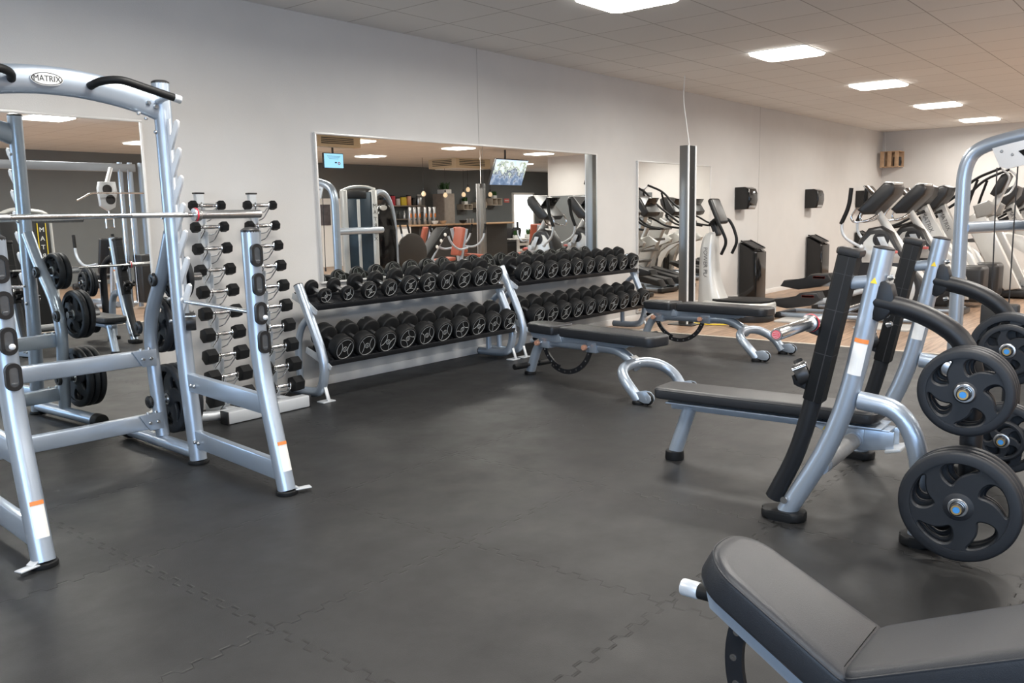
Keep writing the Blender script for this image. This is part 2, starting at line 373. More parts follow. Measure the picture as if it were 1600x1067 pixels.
# ---------------------------------------------------------------- weight plates, barbells, collars
def plate_mesh(R, t):
    """spoked rubber plate lying in the local YZ plane, thickness along X"""
    m = MB(); h = t / 2; a = R * .80
    m.lathe([(a, -h * .9), (R - .012, -h), (R - .003, -h + .005), (R, -h + .012), (R, h - .012), (R - .003, h - .005), (R - .012, h), (a + .008, h * .95), (a, h * .8)], (0, 0, 0), (1, 0, 0), 64, closed=True)
    def hole(off, e):
        c = [(.40, .14), (.45, .0), (.56, -.07), (.68, -.03), (.755, .12), (.775, .36), (.775, .60), (.765, .78), (.735, .82), (.66, .68), (.565, .48), (.47, .30)]
        P = [Vector((r * R * math.cos(off + an), r * R * math.sin(off + an))) for r, an in c]
        n = len(P); Q = []
        for i in range(n):
            p0, p1, p2, p3 = P[i - 1], P[i], P[(i + 1) % n], P[(i + 2) % n]
            for k in range(3):
                u = k / 3; Q.append(.5 * ((2 * p1) + (p2 - p0) * u + (2 * p0 - 5 * p1 + 4 * p2 - p3) * u * u + (3 * p1 - p0 - 3 * p2 + p3) * u ** 3))
        N = len(Q); out = []
        for i in range(N):
            tt = (Q[(i + 1) % N] - Q[i - 1]).normalized(); out.append(Q[i] + Vector((tt.y, -tt.x)) * e)
        return out
    for s in (-1, 1):
        x1, x2 = s * h * .55, s * (h * .55 - .006)
        loops = [[(R * .82 * math.cos(2 * PI * k / 64), R * .82 * math.sin(2 * PI * k / 64)) for k in range(64)], [(.026 * math.cos(2 * PI * k / 24), .026 * math.sin(2 * PI * k / 24)) for k in range(24)]] + [[tuple(q) for q in hole(2 * PI * j / 5, .006)] for j in range(5)]
        ed = []
        for li, lp in enumerate(loops):
            vs = [m.bm.verts.new((x1, p[0], p[1])) for p in lp]; n = len(vs)
            ed += [m.bm.edges.new((vs[k], vs[(k + 1) % n])) for k in range(n)]
            if li >= 2:
                q = hole(2 * PI * (li - 2) / 5, .0); v2 = [m.bm.verts.new((x2, p.x, p.y)) for p in q]; v3 = [m.bm.verts.new((0, p.x, p.y)) for p in q]
                for A, B in ((vs, v2), (v2, v3)):
                    for k in range(n): m.bm.faces.new((A[k], A[(k + 1) % n], B[(k + 1) % n], B[k]))
        bmesh.ops.triangle_fill(m.bm, use_beauty=True, use_dissolve=False, edges=ed, normal=(s, 0, 0))
    m.lathe([(.026, -h * .95), (R * .20, -h * .85), (R * .26, -h * .5), (R * .26, h * .5), (R * .20, h * .85), (.026, h * .95)], (0, 0, 0), (1, 0, 0), 40, closed=True)
    return m
PLATES = {}
def plate(R, t, loc, rz, label, group, spin=0.0):
    key = (round(R, 3), round(t, 3))
    if key not in PLATES:
        o = thing('weight_plate', label, 'weight plate', loc, rz, group)
        plate_mesh(R, t).done('plate_body', PLATER, o)
        MB().lathe([(.0265, -t * .56), (.034, -t * .56), (.036, -t * .52), (.036, t * .52), (.034, t * .56), (.0265, t * .56)], (0, 0, 0), (1, 0, 0), 32, closed=True).done('centre_ring', STEEL, o, label='chrome centre ring')
        PLATES[key] = o
    else: o = dup(PLATES[key], loc, rz, label, group)
    o.rotation_euler = (spin, 0, rz) if not rz else (Matrix.Rotation(rz, 3, 'Z') @ Matrix.Rotation(spin, 3, 'X')).to_euler()
    return o
def barbell(loc, rz, label, red_end):
    t = thing('barbell', label, 'barbell', loc, rz)
    MB().cyl((-.655, 0, 0), (.655, 0, 0), .0142, seg=20).done('shaft', CHROME, t)
    k = MB()
    for s in (-1, 1):
        k.cyl((s * .30, 0, 0), (s * .62, 0, 0), .0146, seg=20)
    k.done('knurled_grip', mat('knurled_steel', (.6, .61, .62), .34, 1, noise=.2, nscale=900, bump=.5, bscale=900), t)
    for s in (-1, 1):
        q = MB().lathe([(.0145, .655), (.036, .657), (.038, .662), (.038, .69), (.035, .696), (.0255, .70), (.0255, 1.085), (.023, 1.09), (0, 1.09)], (0, 0, 0), (s, 0, 0), 32).done('sleeve', mat('satin_chrome', (.74, .75, .76), .26, 1.0, noise=.03, nscale=60), t)
        MB().lathe([(.0385, .664), (.0398, .665), (.0398, .673), (.0385, .674)], (0, 0, 0), (s, 0, 0), 32, closed=True).done('collar_band', REDP, q, label='red band')
        e = MB().lathe([(.0172, 1.09), (.0172, 1.0915), (0, 1.0915)], (0, 0, 0), (s, 0, 0), 28).done('end_cap', REDP if red_end else STEEL, q)
    if red_end:
        d = MB().lathe([(.013, 1.0912), (.0145, 1.0925), (.013, 1.0925)], (0, 0, 0), (-1, 0, 0), 28, closed=True)
        for k2 in range(3): d.box((-1.0922, 0, .0075 - .0075 * k2), (.001, .020 - abs(k2 - 1) * .004, .0022))
        d.done('cap_emblem', mat('pale_pink_print', (.75, .5, .5), .5, noise=.05, nscale=200), t)
    return t
def clamp_collar(loc, rot, label):
    t = thing('spring_collar', label, 'barbell collar', loc, rot=rot, group='spring collars'); t.scale = (1.25, 1.4, 1.25)
    MB().lathe([(.026, -.02), (.040, -.02), (.042, -.015), (.042, .015), (.040, .02), (.026, .02)], (0, 0, 0), (0, 1, 0), 24, closed=True).done('collar_ring', PLASTIC, t)
    MB().box((.045, 0, .008), (.03, .034, .03), bev=.006).box((.052, 0, .030), (.018, .030, .036), (0, .35, 0), bev=.006).done('lever', PLASTIC, t)
    MB().cyl((.048, -.022, .02), (.048, .022, .02), .007).cyl((-.03, -.022, .028), (-.03, .022, .028), .006).done('pivot_pin', CHROME, t)
    return t

# ---------------------------------------------------------------- squat rack
SQ = Matrix.Translation((2.555, 3.655, 0)) @ Matrix.Rotation(R_(-2.5), 4, 'Z')
sq = thing('squat_rack', 'silver half rack with curved pull-up beam at the left edge, holding the long barbell', 'squat rack', SQ.translation, R_(-2.5))
FP = [(0, .02), (.185, .70), (.195, 1.365)]                     # front post, y z
for xs, side in ((0, 1), (-1.19, -1)):
    p = MB().tube([(xs, *q) for q in FP], .047, 20, .22).done('front_post', SILVER, sq)
    MB().lathe([(.047, 0), (.047, .012), (.03, .024), (0, .028)], (xs, .195, 1.362), (0, 0, 1), 20).done('end_cap', PLASTIC, p)
    for z, y in ((1.245, .1925), (1.095, .190), (.945, .186), (.795, .171)):
        o, i = rrect(.066, .120, .032, 6), rrect(.036, .084, .0175, 6)
        yy = y - .0475; rim = MB()
        va = [rim.bm.verts.new((xs + q[0], yy + .012, z + q[1])) for q in o]; vb = [rim.bm.verts.new((xs + q[0] * .96, yy - .009, z + q[1] * .98)) for q in o]
        vc = [rim.bm.verts.new((xs + q[0], yy - .009, z + q[1])) for q in i]; vd = [rim.bm.verts.new((xs + q[0], yy + .02, z + q[1])) for q in i]
        for A, B in ((va, vb), (vb, vc), (vc, vd)):
            for k in range(len(A)): rim.bm.faces.new((A[k], A[(k + 1) % len(A)], B[(k + 1) % len(A)], B[k]))
        rim.done('slot_rim', PLASTIC, p)
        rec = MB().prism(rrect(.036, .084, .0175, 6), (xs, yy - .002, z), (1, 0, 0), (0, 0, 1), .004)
        if abs(z - .945) > .01: rec.box((xs, yy - .004, z - .03), (.024, .006, .012), bev=.002)  # raised block imitates the pale reflection low in the slot
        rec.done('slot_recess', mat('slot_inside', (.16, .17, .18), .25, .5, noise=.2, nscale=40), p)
    MB().lathe([(.056, 0), (.058, .006), (.056, .02), (.047, .024)], (xs, .002, .0), (0, 0, 1), 24).done('rubber_foot', RUBBER, p)
    MB().box((xs + side * .075, -.035, .022), (.085, .045, .006), (0, 0, -side * .3), bev=.002).box((xs + side * .04, -.012, .034), (.05, .045, .006), (0, side * .5, -side * .3), bev=.002).done('floor_tab', LIGHTST, p)
    pt = lambda z: (z - .02) * .272
    wrap_label('warning_label', (xs, pt(.19), .19), (0, .272, 1), .0472, (.1, -1, 0), -.62, .62, .155, WHITEP, p, 'white warning label')
    wrap_label('label_header', (xs, pt(.258), .258), (0, .272, 1), .0486, (.1, -1, 0), -.62, .62, .018, ORANGE, p, 'orange label header')
    # tall post
    tp = MB().tube([(xs, .925, .02), (xs, 1.00, .66), (xs, 1.035, 2.20)], .049, 20, .25).done('upright', SILVER, sq)
    MB().lathe([(.049, 0), (.049, .01), (.035, .018), (0, .02)], (xs, 1.035, 2.20), (0, 0, 1), 20).done('end_cap', PLASTIC, tp)
    MB().lathe([(.060, 0), (.062, .006), (.058, .018), (.049, .022)], (xs, .925, 0), (0, 0, 1), 24).done('rubber_foot', RUBBER, tp)
    bl = MB()
    for z in (1.93, 1.45, .98, .85): bl.bolts([(xs - .047 * 1, 1.03, z)], (-1, 0, 0), .011, .012)
    bl.done('bolt', STEEL, tp)
    hk = MB(); zs = [1.92 - .1525 * k for k in range(7)]
    hk.prism([(.0, .93), (.028, .93), (.028, 2.0), (.0, 2.0)], (xs + .0, .955, 0), (0, 1, 0), (0, 0, 1), .012, bev=.002)
    for z in zs:
        o = [(.03, -.10), (0.0, -.085), (-.028, -.035), (-.062, .022), (-.068, .05), (-.055, .062), (-.038, .055), (-.022, .02), (-.004, -.012), (.012, -.005), (.03, .02)]
        hk.prism([(q[0] * (1.5 if q[0] < 0 else 1), q[1] * 1.1) for q in o], (xs, .955, z), (0, 1, 0), (0, 0, 1), .013, bev=.002)
    hk.done('bar_hooks', WHITEST, tp)
    # plate storage post behind, its floor beam and pegs
    st = MB().tube([(xs, 1.05, 1.36), (xs, 1.18, 1.13), (xs, 1.44, .80), (xs, 1.36, .10)], .041, 18, .22).done('storage_post', SILVER, sq)
    for y, z in ((1.225, 1.085), (1.47, .78), (1.405, .315)):
        MB().cyl((xs + side * .03, y, z), (xs + side * .25, y, z), .0245, seg=20).lathe([(.024, 0), (.024, .008), (0, .012)], (xs + side * .249, y, z), (side, 0, 0), 20).done('plate_peg', CHROME, st)
        MB().lathe([(.041, -.002), (.041, .010), (.034, .018), (.018, .02), (.018, .026), (0, .027)], (xs - side * .041, y, z), (-side, 0, 0), 24).done('peg_cap', PLASTIC, st)
    fb = MB().tube([(xs, .90, .062), (xs, 1.86, .062)], .042, 18).done('floor_beam', SILVER, sq)
    MB().cyl((xs, 1.80, .06), (xs, 1.885, .06), .052, bev=.01).done('beam_end', RUBBER, fb)
    MB().box((xs, .56, .475), (.045, .86, .105), (R_(2), 0, 0), bev=.008).box((xs, .50, .135), (.045, .92, .105), (R_(2), 0, 0), bev=.008).done('side_beam', SILVER, sq)
    bl = MB()
    for z in (.475, .135): bl.bolts([(xs - .024, .90, z), (xs - .024, .86, z)], (-1, 0, 0))
    bl.done('bolt', STEEL, sq)
    sb = MB().tube([(xs, .95, .965), (xs, .16, .945)], .0125, 14).done('safety_bar', CHROME, sq)
    MB().ball((xs, .10, .925), .013).cyl((xs, .95, .965), (xs, .99, .99), .02, .014).done('bar_knob', WHITEST, sb)
# cross beams between the two storage posts
for z, y in ((.60, 1.40), (.205, 1.375)):
    b = MB().box((-.595, y - .02, z), (1.13, .055, .095), bev=.01).done('cross_beam', SILVER, sq)
    for s in (-1, 1):
        x = -.595 + s * .53
        g = MB().prism([(-.09 * s, .05), (.06 * s, .05), (.06 * s, -.052), (-.03 * s, -.052)], (x, y - .05, z), (1, 0, 0), (0, 0, 1), .008, bev=.002)
        g.done('bracket_plate', SILVER, b)
    q = MB()
    for s in (-1, 1):
        for dx in (-.025, .025): q.bolts([(-.595 + s * .53 + dx, y - .054, z - .005)], (0, -1, 0), .011, .01).bolts([(-.595 + s * .53 + dx, y - .03, z + .047)], (0, 0, 1), .009, .014)
    q.done('bolt', STEEL, b)
# pull-up beam: oval tube arched between the uprights
arc = [(-1.19 + 1.19 * k / 16, 1.03 - .0 * k, 2.055 + .105 * math.sin(PI * k / 16) ** .8) for k in range(17)]
pb = MB().tube(arc, .032, 20, ry=.072, up=(0, 0, 1)).done('pull_up_beam', SILVER, sq)
lg = MB().prism(circ(.080, 40, ry=.034), (-.62, .994, 2.160), (1, 0, 0), (0, 0, 1), .006, bev=.002).done('logo_badge', WHITEP, pb, label='white oval badge')
text('logo_letters', 'MATRIX', .042, INK, lg, (-.62, .9900, 2.160), (1, 0, 0), (0, 0, 1), squash=.88)
rg = MB()
n = 40
for r0, r1, yy in ((.076, .070, .9905),):
    va = [rg.bm.verts.new((-.62 + r0 * math.cos(2 * PI * k / n), yy, 2.160 + r0 * .42 * math.sin(2 * PI * k / n))) for k in range(n)]
    vb = [rg.bm.verts.new((-.62 + r1 * math.cos(2 * PI * k / n), yy, 2.160 + r1 * .40 * math.sin(2 * PI * k / n))) for k in range(n)]
    for k in range(n): rg.bm.faces.new((va[k], va[(k + 1) % n], vb[(k + 1) % n], vb[k]))
rg.done('logo_ring', INK, lg)
for s in (-1, 1):
    cx = -.595
    hp = [(cx + s * .19, 1.00, 2.145), (cx + s * .21, .93, 2.165), (cx + s * .29, .86, 2.175), (cx + s * .58, .86, 2.105)]
    h = MB().tube(hp, .021, 16, .05).done('pull_up_grip', RUBBER, sq)
    MB().cyl((cx + s * .58, .86, 2.105), (cx + s * .62, .86, 2.095), .022, bev=.003).cyl((cx + s * .55, .86, 2.11), (cx + s * .56, 1.01, 2.10), .018).done('grip_end', LIGHTST, h)
    bt = MB()
    for dx in (.50, .54): bt.bolts([(cx + s * dx, .998, 2.085 - (dx - .5) * .5)], (0, -1, 0), .013, .012).bolts([(cx + s * (dx - .06), 1.0, 2.028 - (dx - .5) * .6)], (0, -.3, -1), .011, .014)
    bt.done('bolt', STEEL, pb)
def at(M, x, y, z): return tuple(M @ Vector((x, y, z)))
barbell(at(SQ, -.595, .885, 1.462), R_(-2.5), 'long chrome barbell lying across the hooks of the half rack', False)
clamp_collar(at(SQ, .02, .93, .845), (0, 0, R_(60)), 'black spring collar hanging on the upright of the half rack')
PG = 'rubber plates on the half rack storage pegs'
for (y, z), R, n, nm in (((1.225, 1.085), .135, 2, 'top'), ((1.47, .78), .175, 2, 'middle'), ((1.405, .315), .222, 3, 'bottom')):
    for k in range(n):
        pos = ('inner', 'outer') if n == 2 else ('inner', 'middle', 'outer')
        plate(R, .042, at(SQ, .085 + .0475 * k, y, z), R_(-2.5), '%s black spoked rubber plate on the %s peg of the half rack' % (pos[k], nm), PG, spin=.4 * k + R * 9)

# ---------------------------------------------------------------- hex dumbbell tower
tw = thing('dumbbell_tower', 'tall silver stand with two columns of wire cradles for hex dumbbells by the wall', 'dumbbell stand', (3.58, 5.50, 0))
def row(k): return 1.535 - .1525 * k, 5.575 - .0155 * k          # z, y of a dumbbell axis
CX = (3.375, 3.815)
for ci, cx in enumerate(CX):
    lx = cx - 3.58
    col = MB().prism([(.16, 1.62), (.20, 1.62), (.075, .04), (.025, .04)], (lx, 0, 0), (0, 1, 0), (0, 0, 1), .062, bev=.006).done('column', LIGHTST, tw)
    MB().box((lx, .18, 1.625), (.072, .05, .012), bev=.003).done('column_cap', PLASTIC, col)
    for k in range(10):
        z, y = row(k); y -= 5.50; yc = .155 - .0145 * k + .005
        h = MB()
        for s in (-1, 1):
            xx = lx + s * .058
            h.tube([(lx + s * .028, yc, z - .115), (xx, yc - .03, z - .10), (xx, y - .026, z - .026), (xx, y - .032, z + .004), (xx, y - .024, z + .02)], .0048, 8, .02)
            h.tube([(xx, y - .026, z - .022), (xx, y + .004, z - .024), (xx, y + .03, z - .05), (lx + s * .028, yc, z - .06)], .0048, 8, .015)
        h.done('wire_cradle', CHROME, col)
    g = MB()
    for k in range(10):
        z, y = row(k); yc = .155 - .0145 * k + .005
        g.prism([(0, 0), (-.05, -.02), (-.04, -.10), (0, -.13)], (lx, yc - .01, z - .02), (0, 1, 0), (0, 0, 1), .004)
    g.done('cradle_gusset', LIGHTST, col)
bf = MB().box((.0, -.20, .048), (.70, .09, .088), bev=.008).done('front_foot', LIGHTST, tw)
MB().box((-.353, -.20, .048), (.012, .094, .092), bev=.003).box((.353, -.20, .048), (.012, .094, .092), bev=.003).done('foot_cap', PLASTIC, bf)
for s in (-1, 1): MB().box((s * .22, -.0, .05), (.08, .42, .07), bev=.01).done('side_foot', LIGHTST, tw)
MB().tube([(-.22, -.12, .05), (-.45, -.05, .05), (-.66, .15, .05)], .036, 14, .1).done('rear_foot', LIGHTST, tw)
HG = 'hex dumbbells on the two column stand'
ORD = ['topmost', 'second', 'third', 'fourth', 'fifth', 'sixth', 'seventh', 'eighth', 'ninth', 'lowest']
hex0 = {}
for ci, cx in enumerate(CX):
    for k in range(10):
        z, y = row(k); R = .036 + .0031 * k; L = .05 + .0045 * k
        lab = '%s hex dumbbell %sin the %s column of the stand' % (ORD[k], 'from the top ' if 0 < k < 9 else '', 'left' if ci == 0 else 'right')
        if ci == 0:
            t = thing('hex_dumbbell', lab, 'dumbbell', (cx, y, z), 0, HG); t.rotation_euler = (R_(12), 0, 0); hex0[k] = t
            MB().lathe([(.0115, -.085), (.014, -.05), (.0165, 0), (.014, .05), (.0115, .085)], (0, 0, 0), (1, 0, 0), 16).done('handle', CHROME, t, label='chrome handle')
            for s in (-1, 1):
                pts = [(R * math.cos(PI / 6 + PI / 3 * q), R * math.sin(PI / 6 + PI / 3 * q)) for q in range(6)]
                MB().prism(pts, (s * (.085 + L / 2), 0, 0), (0, 1, 0), (0, 0, 1), L, bev=.009, seg=2).done('head', RUBBER, t, 25)
        else:
            t = dup(hex0[k], (cx, y, z), label=lab); t.rotation_euler = (R_(12), 0, 0)

# ---------------------------------------------------------------- two tier racks of round dumbbells
TILT = R_(20); AX = Vector((0, -math.cos(TILT), -math.sin(TILT))); NO = Vector((0, -math.sin(TILT), math.cos(TILT)))
TRAY = {'upper': (5.535, .800), 'lower': (5.395, .372)}
def dumbbell_rack(x0, x1, label, n):
    t = thing('dumbbell_rack', label, 'dumbbell rack', ((x0 + x1) / 2, 5.45, 0), 0, 'two tier dumbbell racks')
    xm = (x0 + x1) / 2
    for x in (x0 - xm, x1 - xm):
        f = MB().tube([(x, .125, .905), (x, -.03, .60), (x, -.135, .375), (x, -.155, .24), (x, -.10, .075), (x, .04, .055), (x, .29, .055)], .038, 18, .1).done('end_frame', SILVER, t)
        MB().lathe([(.038, 0), (.038, .008), (0, .014)], (x, .125, .905), (0, .45, .89), 18).cyl((x, .29, .055), (x, .30, .055), .036).done('end_cap', PLASTIC, f)
        MB().tube([(x, .17, .06), (x, .175, .42), (x, .12, .58), (x, .0, .665)], .028, 14, .14).done('rear_brace', SILVER, t)
        MB().box((x, -.165, .058), (.03, .012, .125), (R_(-20), 0, 0), bev=.002).box((x, -.15, .005), (.12, .085, .010), bev=.002).done('front_foot', LIGHTST, t)
    for nm, (ty, tz) in TRAY.items():
        c = Vector((0, ty - 5.45, tz)); w_ = x1 - x0 - .06
        tr = MB()
        for d in (-.105, .105): tr.box(tuple(c + AX * d - NO * .016), (w_, .09, .026), (TILT, 0, 0), bev=.004)
        tr.box(tuple(c - NO * .03), (w_, .30, .012), (TILT, 0, 0), bev=.003).box(tuple(c + AX * .158 - NO * .012), (w_, .012, .045), (TILT, 0, 0), bev=.003)
        o = tr.done('shelf_tray', BLACKP, t)
        for s in (-1, 1):
            br = MB().prism([(.155, -.03), (-.17, -.035), (-.175, .0), (-.05, .028), (.155, .02)], (s * (w_ / 2 + .012), c.y, c.z - .028), tuple(-AX), tuple(NO), .01, bev=.002)
            br.done('shelf_bracket', LIGHTST, o)
        for k in range(n):
            x = -w_ / 2 + w_ * (k + .5) / n
            s2 = MB()
            for d in (-.10, .10):
                sec = [(-.075, .012), (-.055, .002), (-.03, -.006), (0, -.009), (.03, -.006), (.055, .002), (.075, .012), (.08, .006), (.08, -.012), (-.08, -.012)]
                s2.prism(sec, tuple(c + Vector((x, 0, 0)) + AX * d - NO * .001), (1, 0, 0), tuple(NO), .06, bev=.002)
            s2.done('saddle', PLASTIC, o)
    return t
A0, A1, B0, B1 = 4.12, 6.45, 6.62, 9.0
dumbbell_rack(A0, A1, 'silver two tier dumbbell rack nearest the hex dumbbell stand', 10)
dumbbell_rack(B0, B1, 'silver two tier dumbbell rack farther along the wall, nearer the steel column', 10)
def seam_mesh(R, spin, y):
    """ring, two facing arcs and a centre badge moulded on a dumbbell face (face normal = y sign)"""
    m = MB(); s = 1 if y > 0 else -1
    def ribbon(pts, closed=False): m.tube([(p[0], y, p[1]) for p in pts], .0021, 6, closed=closed, up=(0, 1, 0), caps=not closed)
    ribbon([(R * .80 * math.cos(2 * PI * k / 32), R * .80 * math.sin(2 * PI * k / 32)) for k in range(32)], True)
    ribbon([(R * .20 * math.cos(2 * PI * k / 16), R * .20 * math.sin(2 * PI * k / 16)) for k in range(16)], True)
    for a in (spin, spin + PI):
        c = (R * 1.02 * math.cos(a), R * 1.02 * math.sin(a)); rr = R * .74
        pts = []
        for k in range(13):
            b = a + PI - .92 + 1.84 * k / 12
            q = (c[0] + rr * math.cos(b), c[1] + rr * math.sin(b))
            if math.hypot(*q) <= R * .82: pts.append(q)
        ribbon(pts)
    ribbon([(R * .055, R * .08), (-R * .03, R * .02), (R * .04, -R * .02), (-R * .05, -R * .09)])
    return m
def round_dumbbell(loc, R, L, gap, label, group, spin):
    t = thing('round_dumbbell', label, 'dumbbell', loc, 0, group); t.rotation_euler = (TILT, 0, 0)
    MB().lathe([(.0145, -gap / 2), (.0165, -gap * .3), (.0175, 0), (.0165, gap * .3), (.0145, gap / 2)], (0, 0, 0), (0, 1, 0), 18).done('handle', STEEL, t, label='steel handle')
    for s in (-1, 1):
        a, b = gap / 2, gap / 2 + L
        h = MB().lathe([(R * .3, a), (R - .012, a), (R - .004, a + .004), (R, a + .012), (R, b - .012), (R - .004, b - .004), (R - .012, b), (R * .86, b), (R * .82, b - .004), (0, b - .004)], (0, 0, 0), (0, s, 0), 40).done('head', RUBBER, t)
        seam_mesh(R, spin + (0 if s < 0 else .9), s * (b - .003)).done('moulded_rim', LINE, h, label='pale moulded ring and arcs')
    return t
NTH = ['first', 'second', 'third', 'fourth', 'fifth', 'sixth', 'seventh', 'eighth', 'ninth', 'last']
def fill(x0, x1, tier, rack, size):
    ty, tz = TRAY[tier]; w_ = x1 - x0 - .06
    for k in range(10):
        R, L, gap = size(k)
        x = x0 + .03 + w_ * (k + .5) / 10
        c = Vector((x, ty, tz)) + NO * (R - .007) + AX * .0
        sm = 'small round' if R < .07 else 'round black'
        lab = '%s rubber dumbbell, %s from the left on the %s tier of the %s rack' % (sm, NTH[k], tier, rack)
        round_dumbbell(c, R, L, gap, lab, 'round dumbbells on the two tier racks', random.uniform(0, PI))
UA = [(.062, .045), (.063, .048), (.074, .055), (.076, .06), (.083, .06), (.086, .065), (.092, .065), (.094, .07), (.096, .072), (.097, .075)]
fill(A0, A1, 'upper', 'near', lambda k: (UA[k][0], UA[k][1], .13))
fill(B0, B1, 'upper', 'far', lambda k: (.097, .08 + .001 * k, .125))
fill(A0, A1, 'lower', 'near', lambda k: (.101, .098, .125))
fill(B0, B1, 'lower', 'far', lambda k: (.101, .108, .12))
# ---------------------------------------------------------------- bench press station
BPM = Matrix.Translation((4.33, 1.43, 0)) @ Matrix.Rotation(R_(2.4), 4, 'Z')
bp = thing('bench_press', 'flat bench press station with two blue grey uprights and black curved plate arms', 'bench press', BPM.translation, R_(2.4))
def pad(w0, w1, y0, y1, r0, r1, z0, th, bev=.02, n=7):
    """pad outline in XY: width w0 at y0, w1 at y1, corner radii r0/r1"""
    out = []
    for (cx, cy, r, a0) in ((w1 / 2 - r1, y1 - r1, r1, 0), (-w1 / 2 + r1, y1 - r1, r1, 90), (-w0 / 2 + r0, y0 + r0, r0, 180), (w0 / 2 - r0, y0 + r0, r0, 270)):
        for k in range(n + 1):
            a = R_(a0 + 90 * k / n); out.append((cx + r * math.cos(a), cy + r * math.sin(a)))
    N = len(out)
    nr = []
    for i in range(N):
        t_ = Vector(out[(i + 1) % N]) - Vector(out[i - 1]); nr.append(Vector((t_.y, -t_.x)).normalized())
    def ring(ins, z): return [(out[i][0] - nr[i].x * ins, out[i][1] - nr[i].y * ins, z) for i in range(N)]
    m = MB().rings([ring(.014, z0), ring(.004, z0 + .004), ring(0, z0 + .014), ring(0, z0 + th - .022), ring(.0015, z0 + th - .014), ring(.006, z0 + th - .006), ring(.014, z0 + th - .0015), ring(.024, z0 + th), ring(.029, z0 + th + .0005)])
    pip = MB().tube([tuple(p) for p in ring(.0018, z0 + th - .013)], .0026, 6, closed=True, up=(0, 0, 1))
    return m, pip
UP = [(.035, .03), (-.205, .47), (-.346, 1.25)]
PG2 = {-.6: ((.170, .040, 3, .715), (.220, .042, 3, .262)), .6: ((.13, .036, 1, .715), (.105, .034, 1, .262))}
for xs, sd in ((-.6, -1), (.6, 1)):
    u = MB().tube([(xs, *q) for q in UP], .044, 22, .3).done('upright', SILVER, bp)
    MB().lathe([(.044, 0), (.044, .006), (.02, .012), (0, .013)], (xs, -.346, 1.25), (0, -.18, .98), 22).done('end_cap', PLASTIC, u)
    MB().prism(rrect(.13, .20, .05, 6), (xs, .045, .022), (1, 0, 0), (0, 1, 0), .044, bev=.012).done('rubber_foot', RUBBER, u)
    MB().tube([(xs - .045, .03, .10), (xs - .052, .03, .10)], .016, 16).done('bolt', STEEL, u)
    pt = lambda z: -.205 - (z - .47) * .141 / .78
    wrap_label('warning_label', (xs, pt(.79), .79), (0, -.178, .984), .0442, (-1, -.12, 0), -.66, .66, .158, WHITEP, u, 'white warning label')
    wrap_label('label_header', (xs, pt(.862), .862), (0, -.178, .984), .0456, (-1, -.12, 0), -.66, .66, .018, ORANGE, u, 'orange label header')
    MB().prism([(-.014, -.012), (.014, -.012), (0, .014)], (xs - .0445, pt(1.12), 1.12), (0, -.984, -.178), (0, -.178, .984), .002).done('hazard_sticker', YELLOW, u, label='yellow hazard triangle')
    # black guard in front of the upright
    G = [(.095, .09), (-.03, .36), (-.203, 1.22)]
    g = MB().tube([(xs, *q) for q in G], .039, 18, .25).done('bar_guard', BLACKP, bp)
    dz = Vector((0, -.173, .86)).normalized(); fy = Vector((0, .86, .173)).normalized(); o0 = Vector((xs, -.03, .36))
    gp = MB()
    GS = [(-.042, -.046), (.042, -.046), (.042, .028), (.030, .039), (-.030, .039), (-.042, .028)]
    gp.prism(GS, tuple(o0 + dz * .55), (1, 0, 0), tuple(fy), .66, bev=.004)
    gl = MB()
    for a in (.44, .64, .80): gl.prism([(p[0] * 1.006, p[1] * 1.006) for p in GS], tuple(o0 + dz * a), (1, 0, 0), tuple(fy), .003)
    gl.prism([(-.0425, -.012), (-.0425, -.016), (.0425, -.016), (.0425, -.012)], tuple(o0 + dz * .55), (1, 0, 0), tuple(fy), .655)
    gl.done('pad_groove', INK, g)
    gp.done('guard_pad', RUBBER, g)
    MB().prism([(-.047, -.056), (.047, -.056), (.047, .034), (.032, .046), (-.032, .046), (-.047, .034)], tuple(o0 + dz * .895), (1, 0, 0), tuple(fy), .034, bev=.01).done('guard_cap', PLASTIC, g)
    MB().tube([(xs, -.17, 1.10), (xs, -.225, 1.105)], .024, 16).done('stub_cover', PLASTIC, g)
    MB().tube([(xs, -.22, 1.105), (xs, -.32, 1.115)], .028, 16).done('guard_stub', SILVER, u)
    for z, y in ((.905, -.078), (.66, -.028)):
        h = MB().prism([(-.05, -.05), (.02, -.028), (.040, -.02), (.052, .02), (.042, .024), (.03, -.004), (-.004, -.006), (-.05, .01)], (xs, y - .004, z), (0, 1, 0), (0, 0, 1), .05, bev=.003).done('bar_hook', BLACKP, g)
    # rear leg
    l = MB().tube([(xs, -.27, .595), (xs, -.45, .575), (xs, -.535, .36), (xs, -.53, .02)], .041, 20, .16).done('rear_leg', SILVER, bp)
    MB().prism(rrect(.13, .15, .05, 6), (xs, -.535, .022), (1, 0, 0), (0, 1, 0), .044, bev=.012).done('rubber_foot', RUBBER, l)
    # plate arm
    a = MB().tube([(xs, -.32, 1.03), (xs, -.53, .985), (xs, -.70, .86), (xs, -.71, .55), (xs, -.71, .15)], .042, 20, .17).done('plate_arm', BLACKP, bp)
    mp_ = MB().prism([(-.062, -.03), (-.06, .03), (-.04, .075), (-.015, .088), (.012, .082), (.004, .04), (.004, -.04), (.012, -.082), (-.015, -.088), (-.042, -.07)], (xs, -.337, 1.035), (0, 1, .15), (0, -.15, 1), .076, bev=.01).done('arm_saddle', BLACKP, a)
    for zz in (1.13, .935): MB().bolts([(xs - .02, -.375, zz)], (-.3, -1, .3), .012, .022).done('bolt', STEEL, a)
    MB().lathe([(.042, 0), (.04, .02), (0, .022)], (xs, -.71, .15), (0, 0, -1), 20).tube([(xs, -.71, .14), (xs, -.60, .10), (xs, -.53, .10)], .03, 14).done('arm_brace', BLACKP, a)
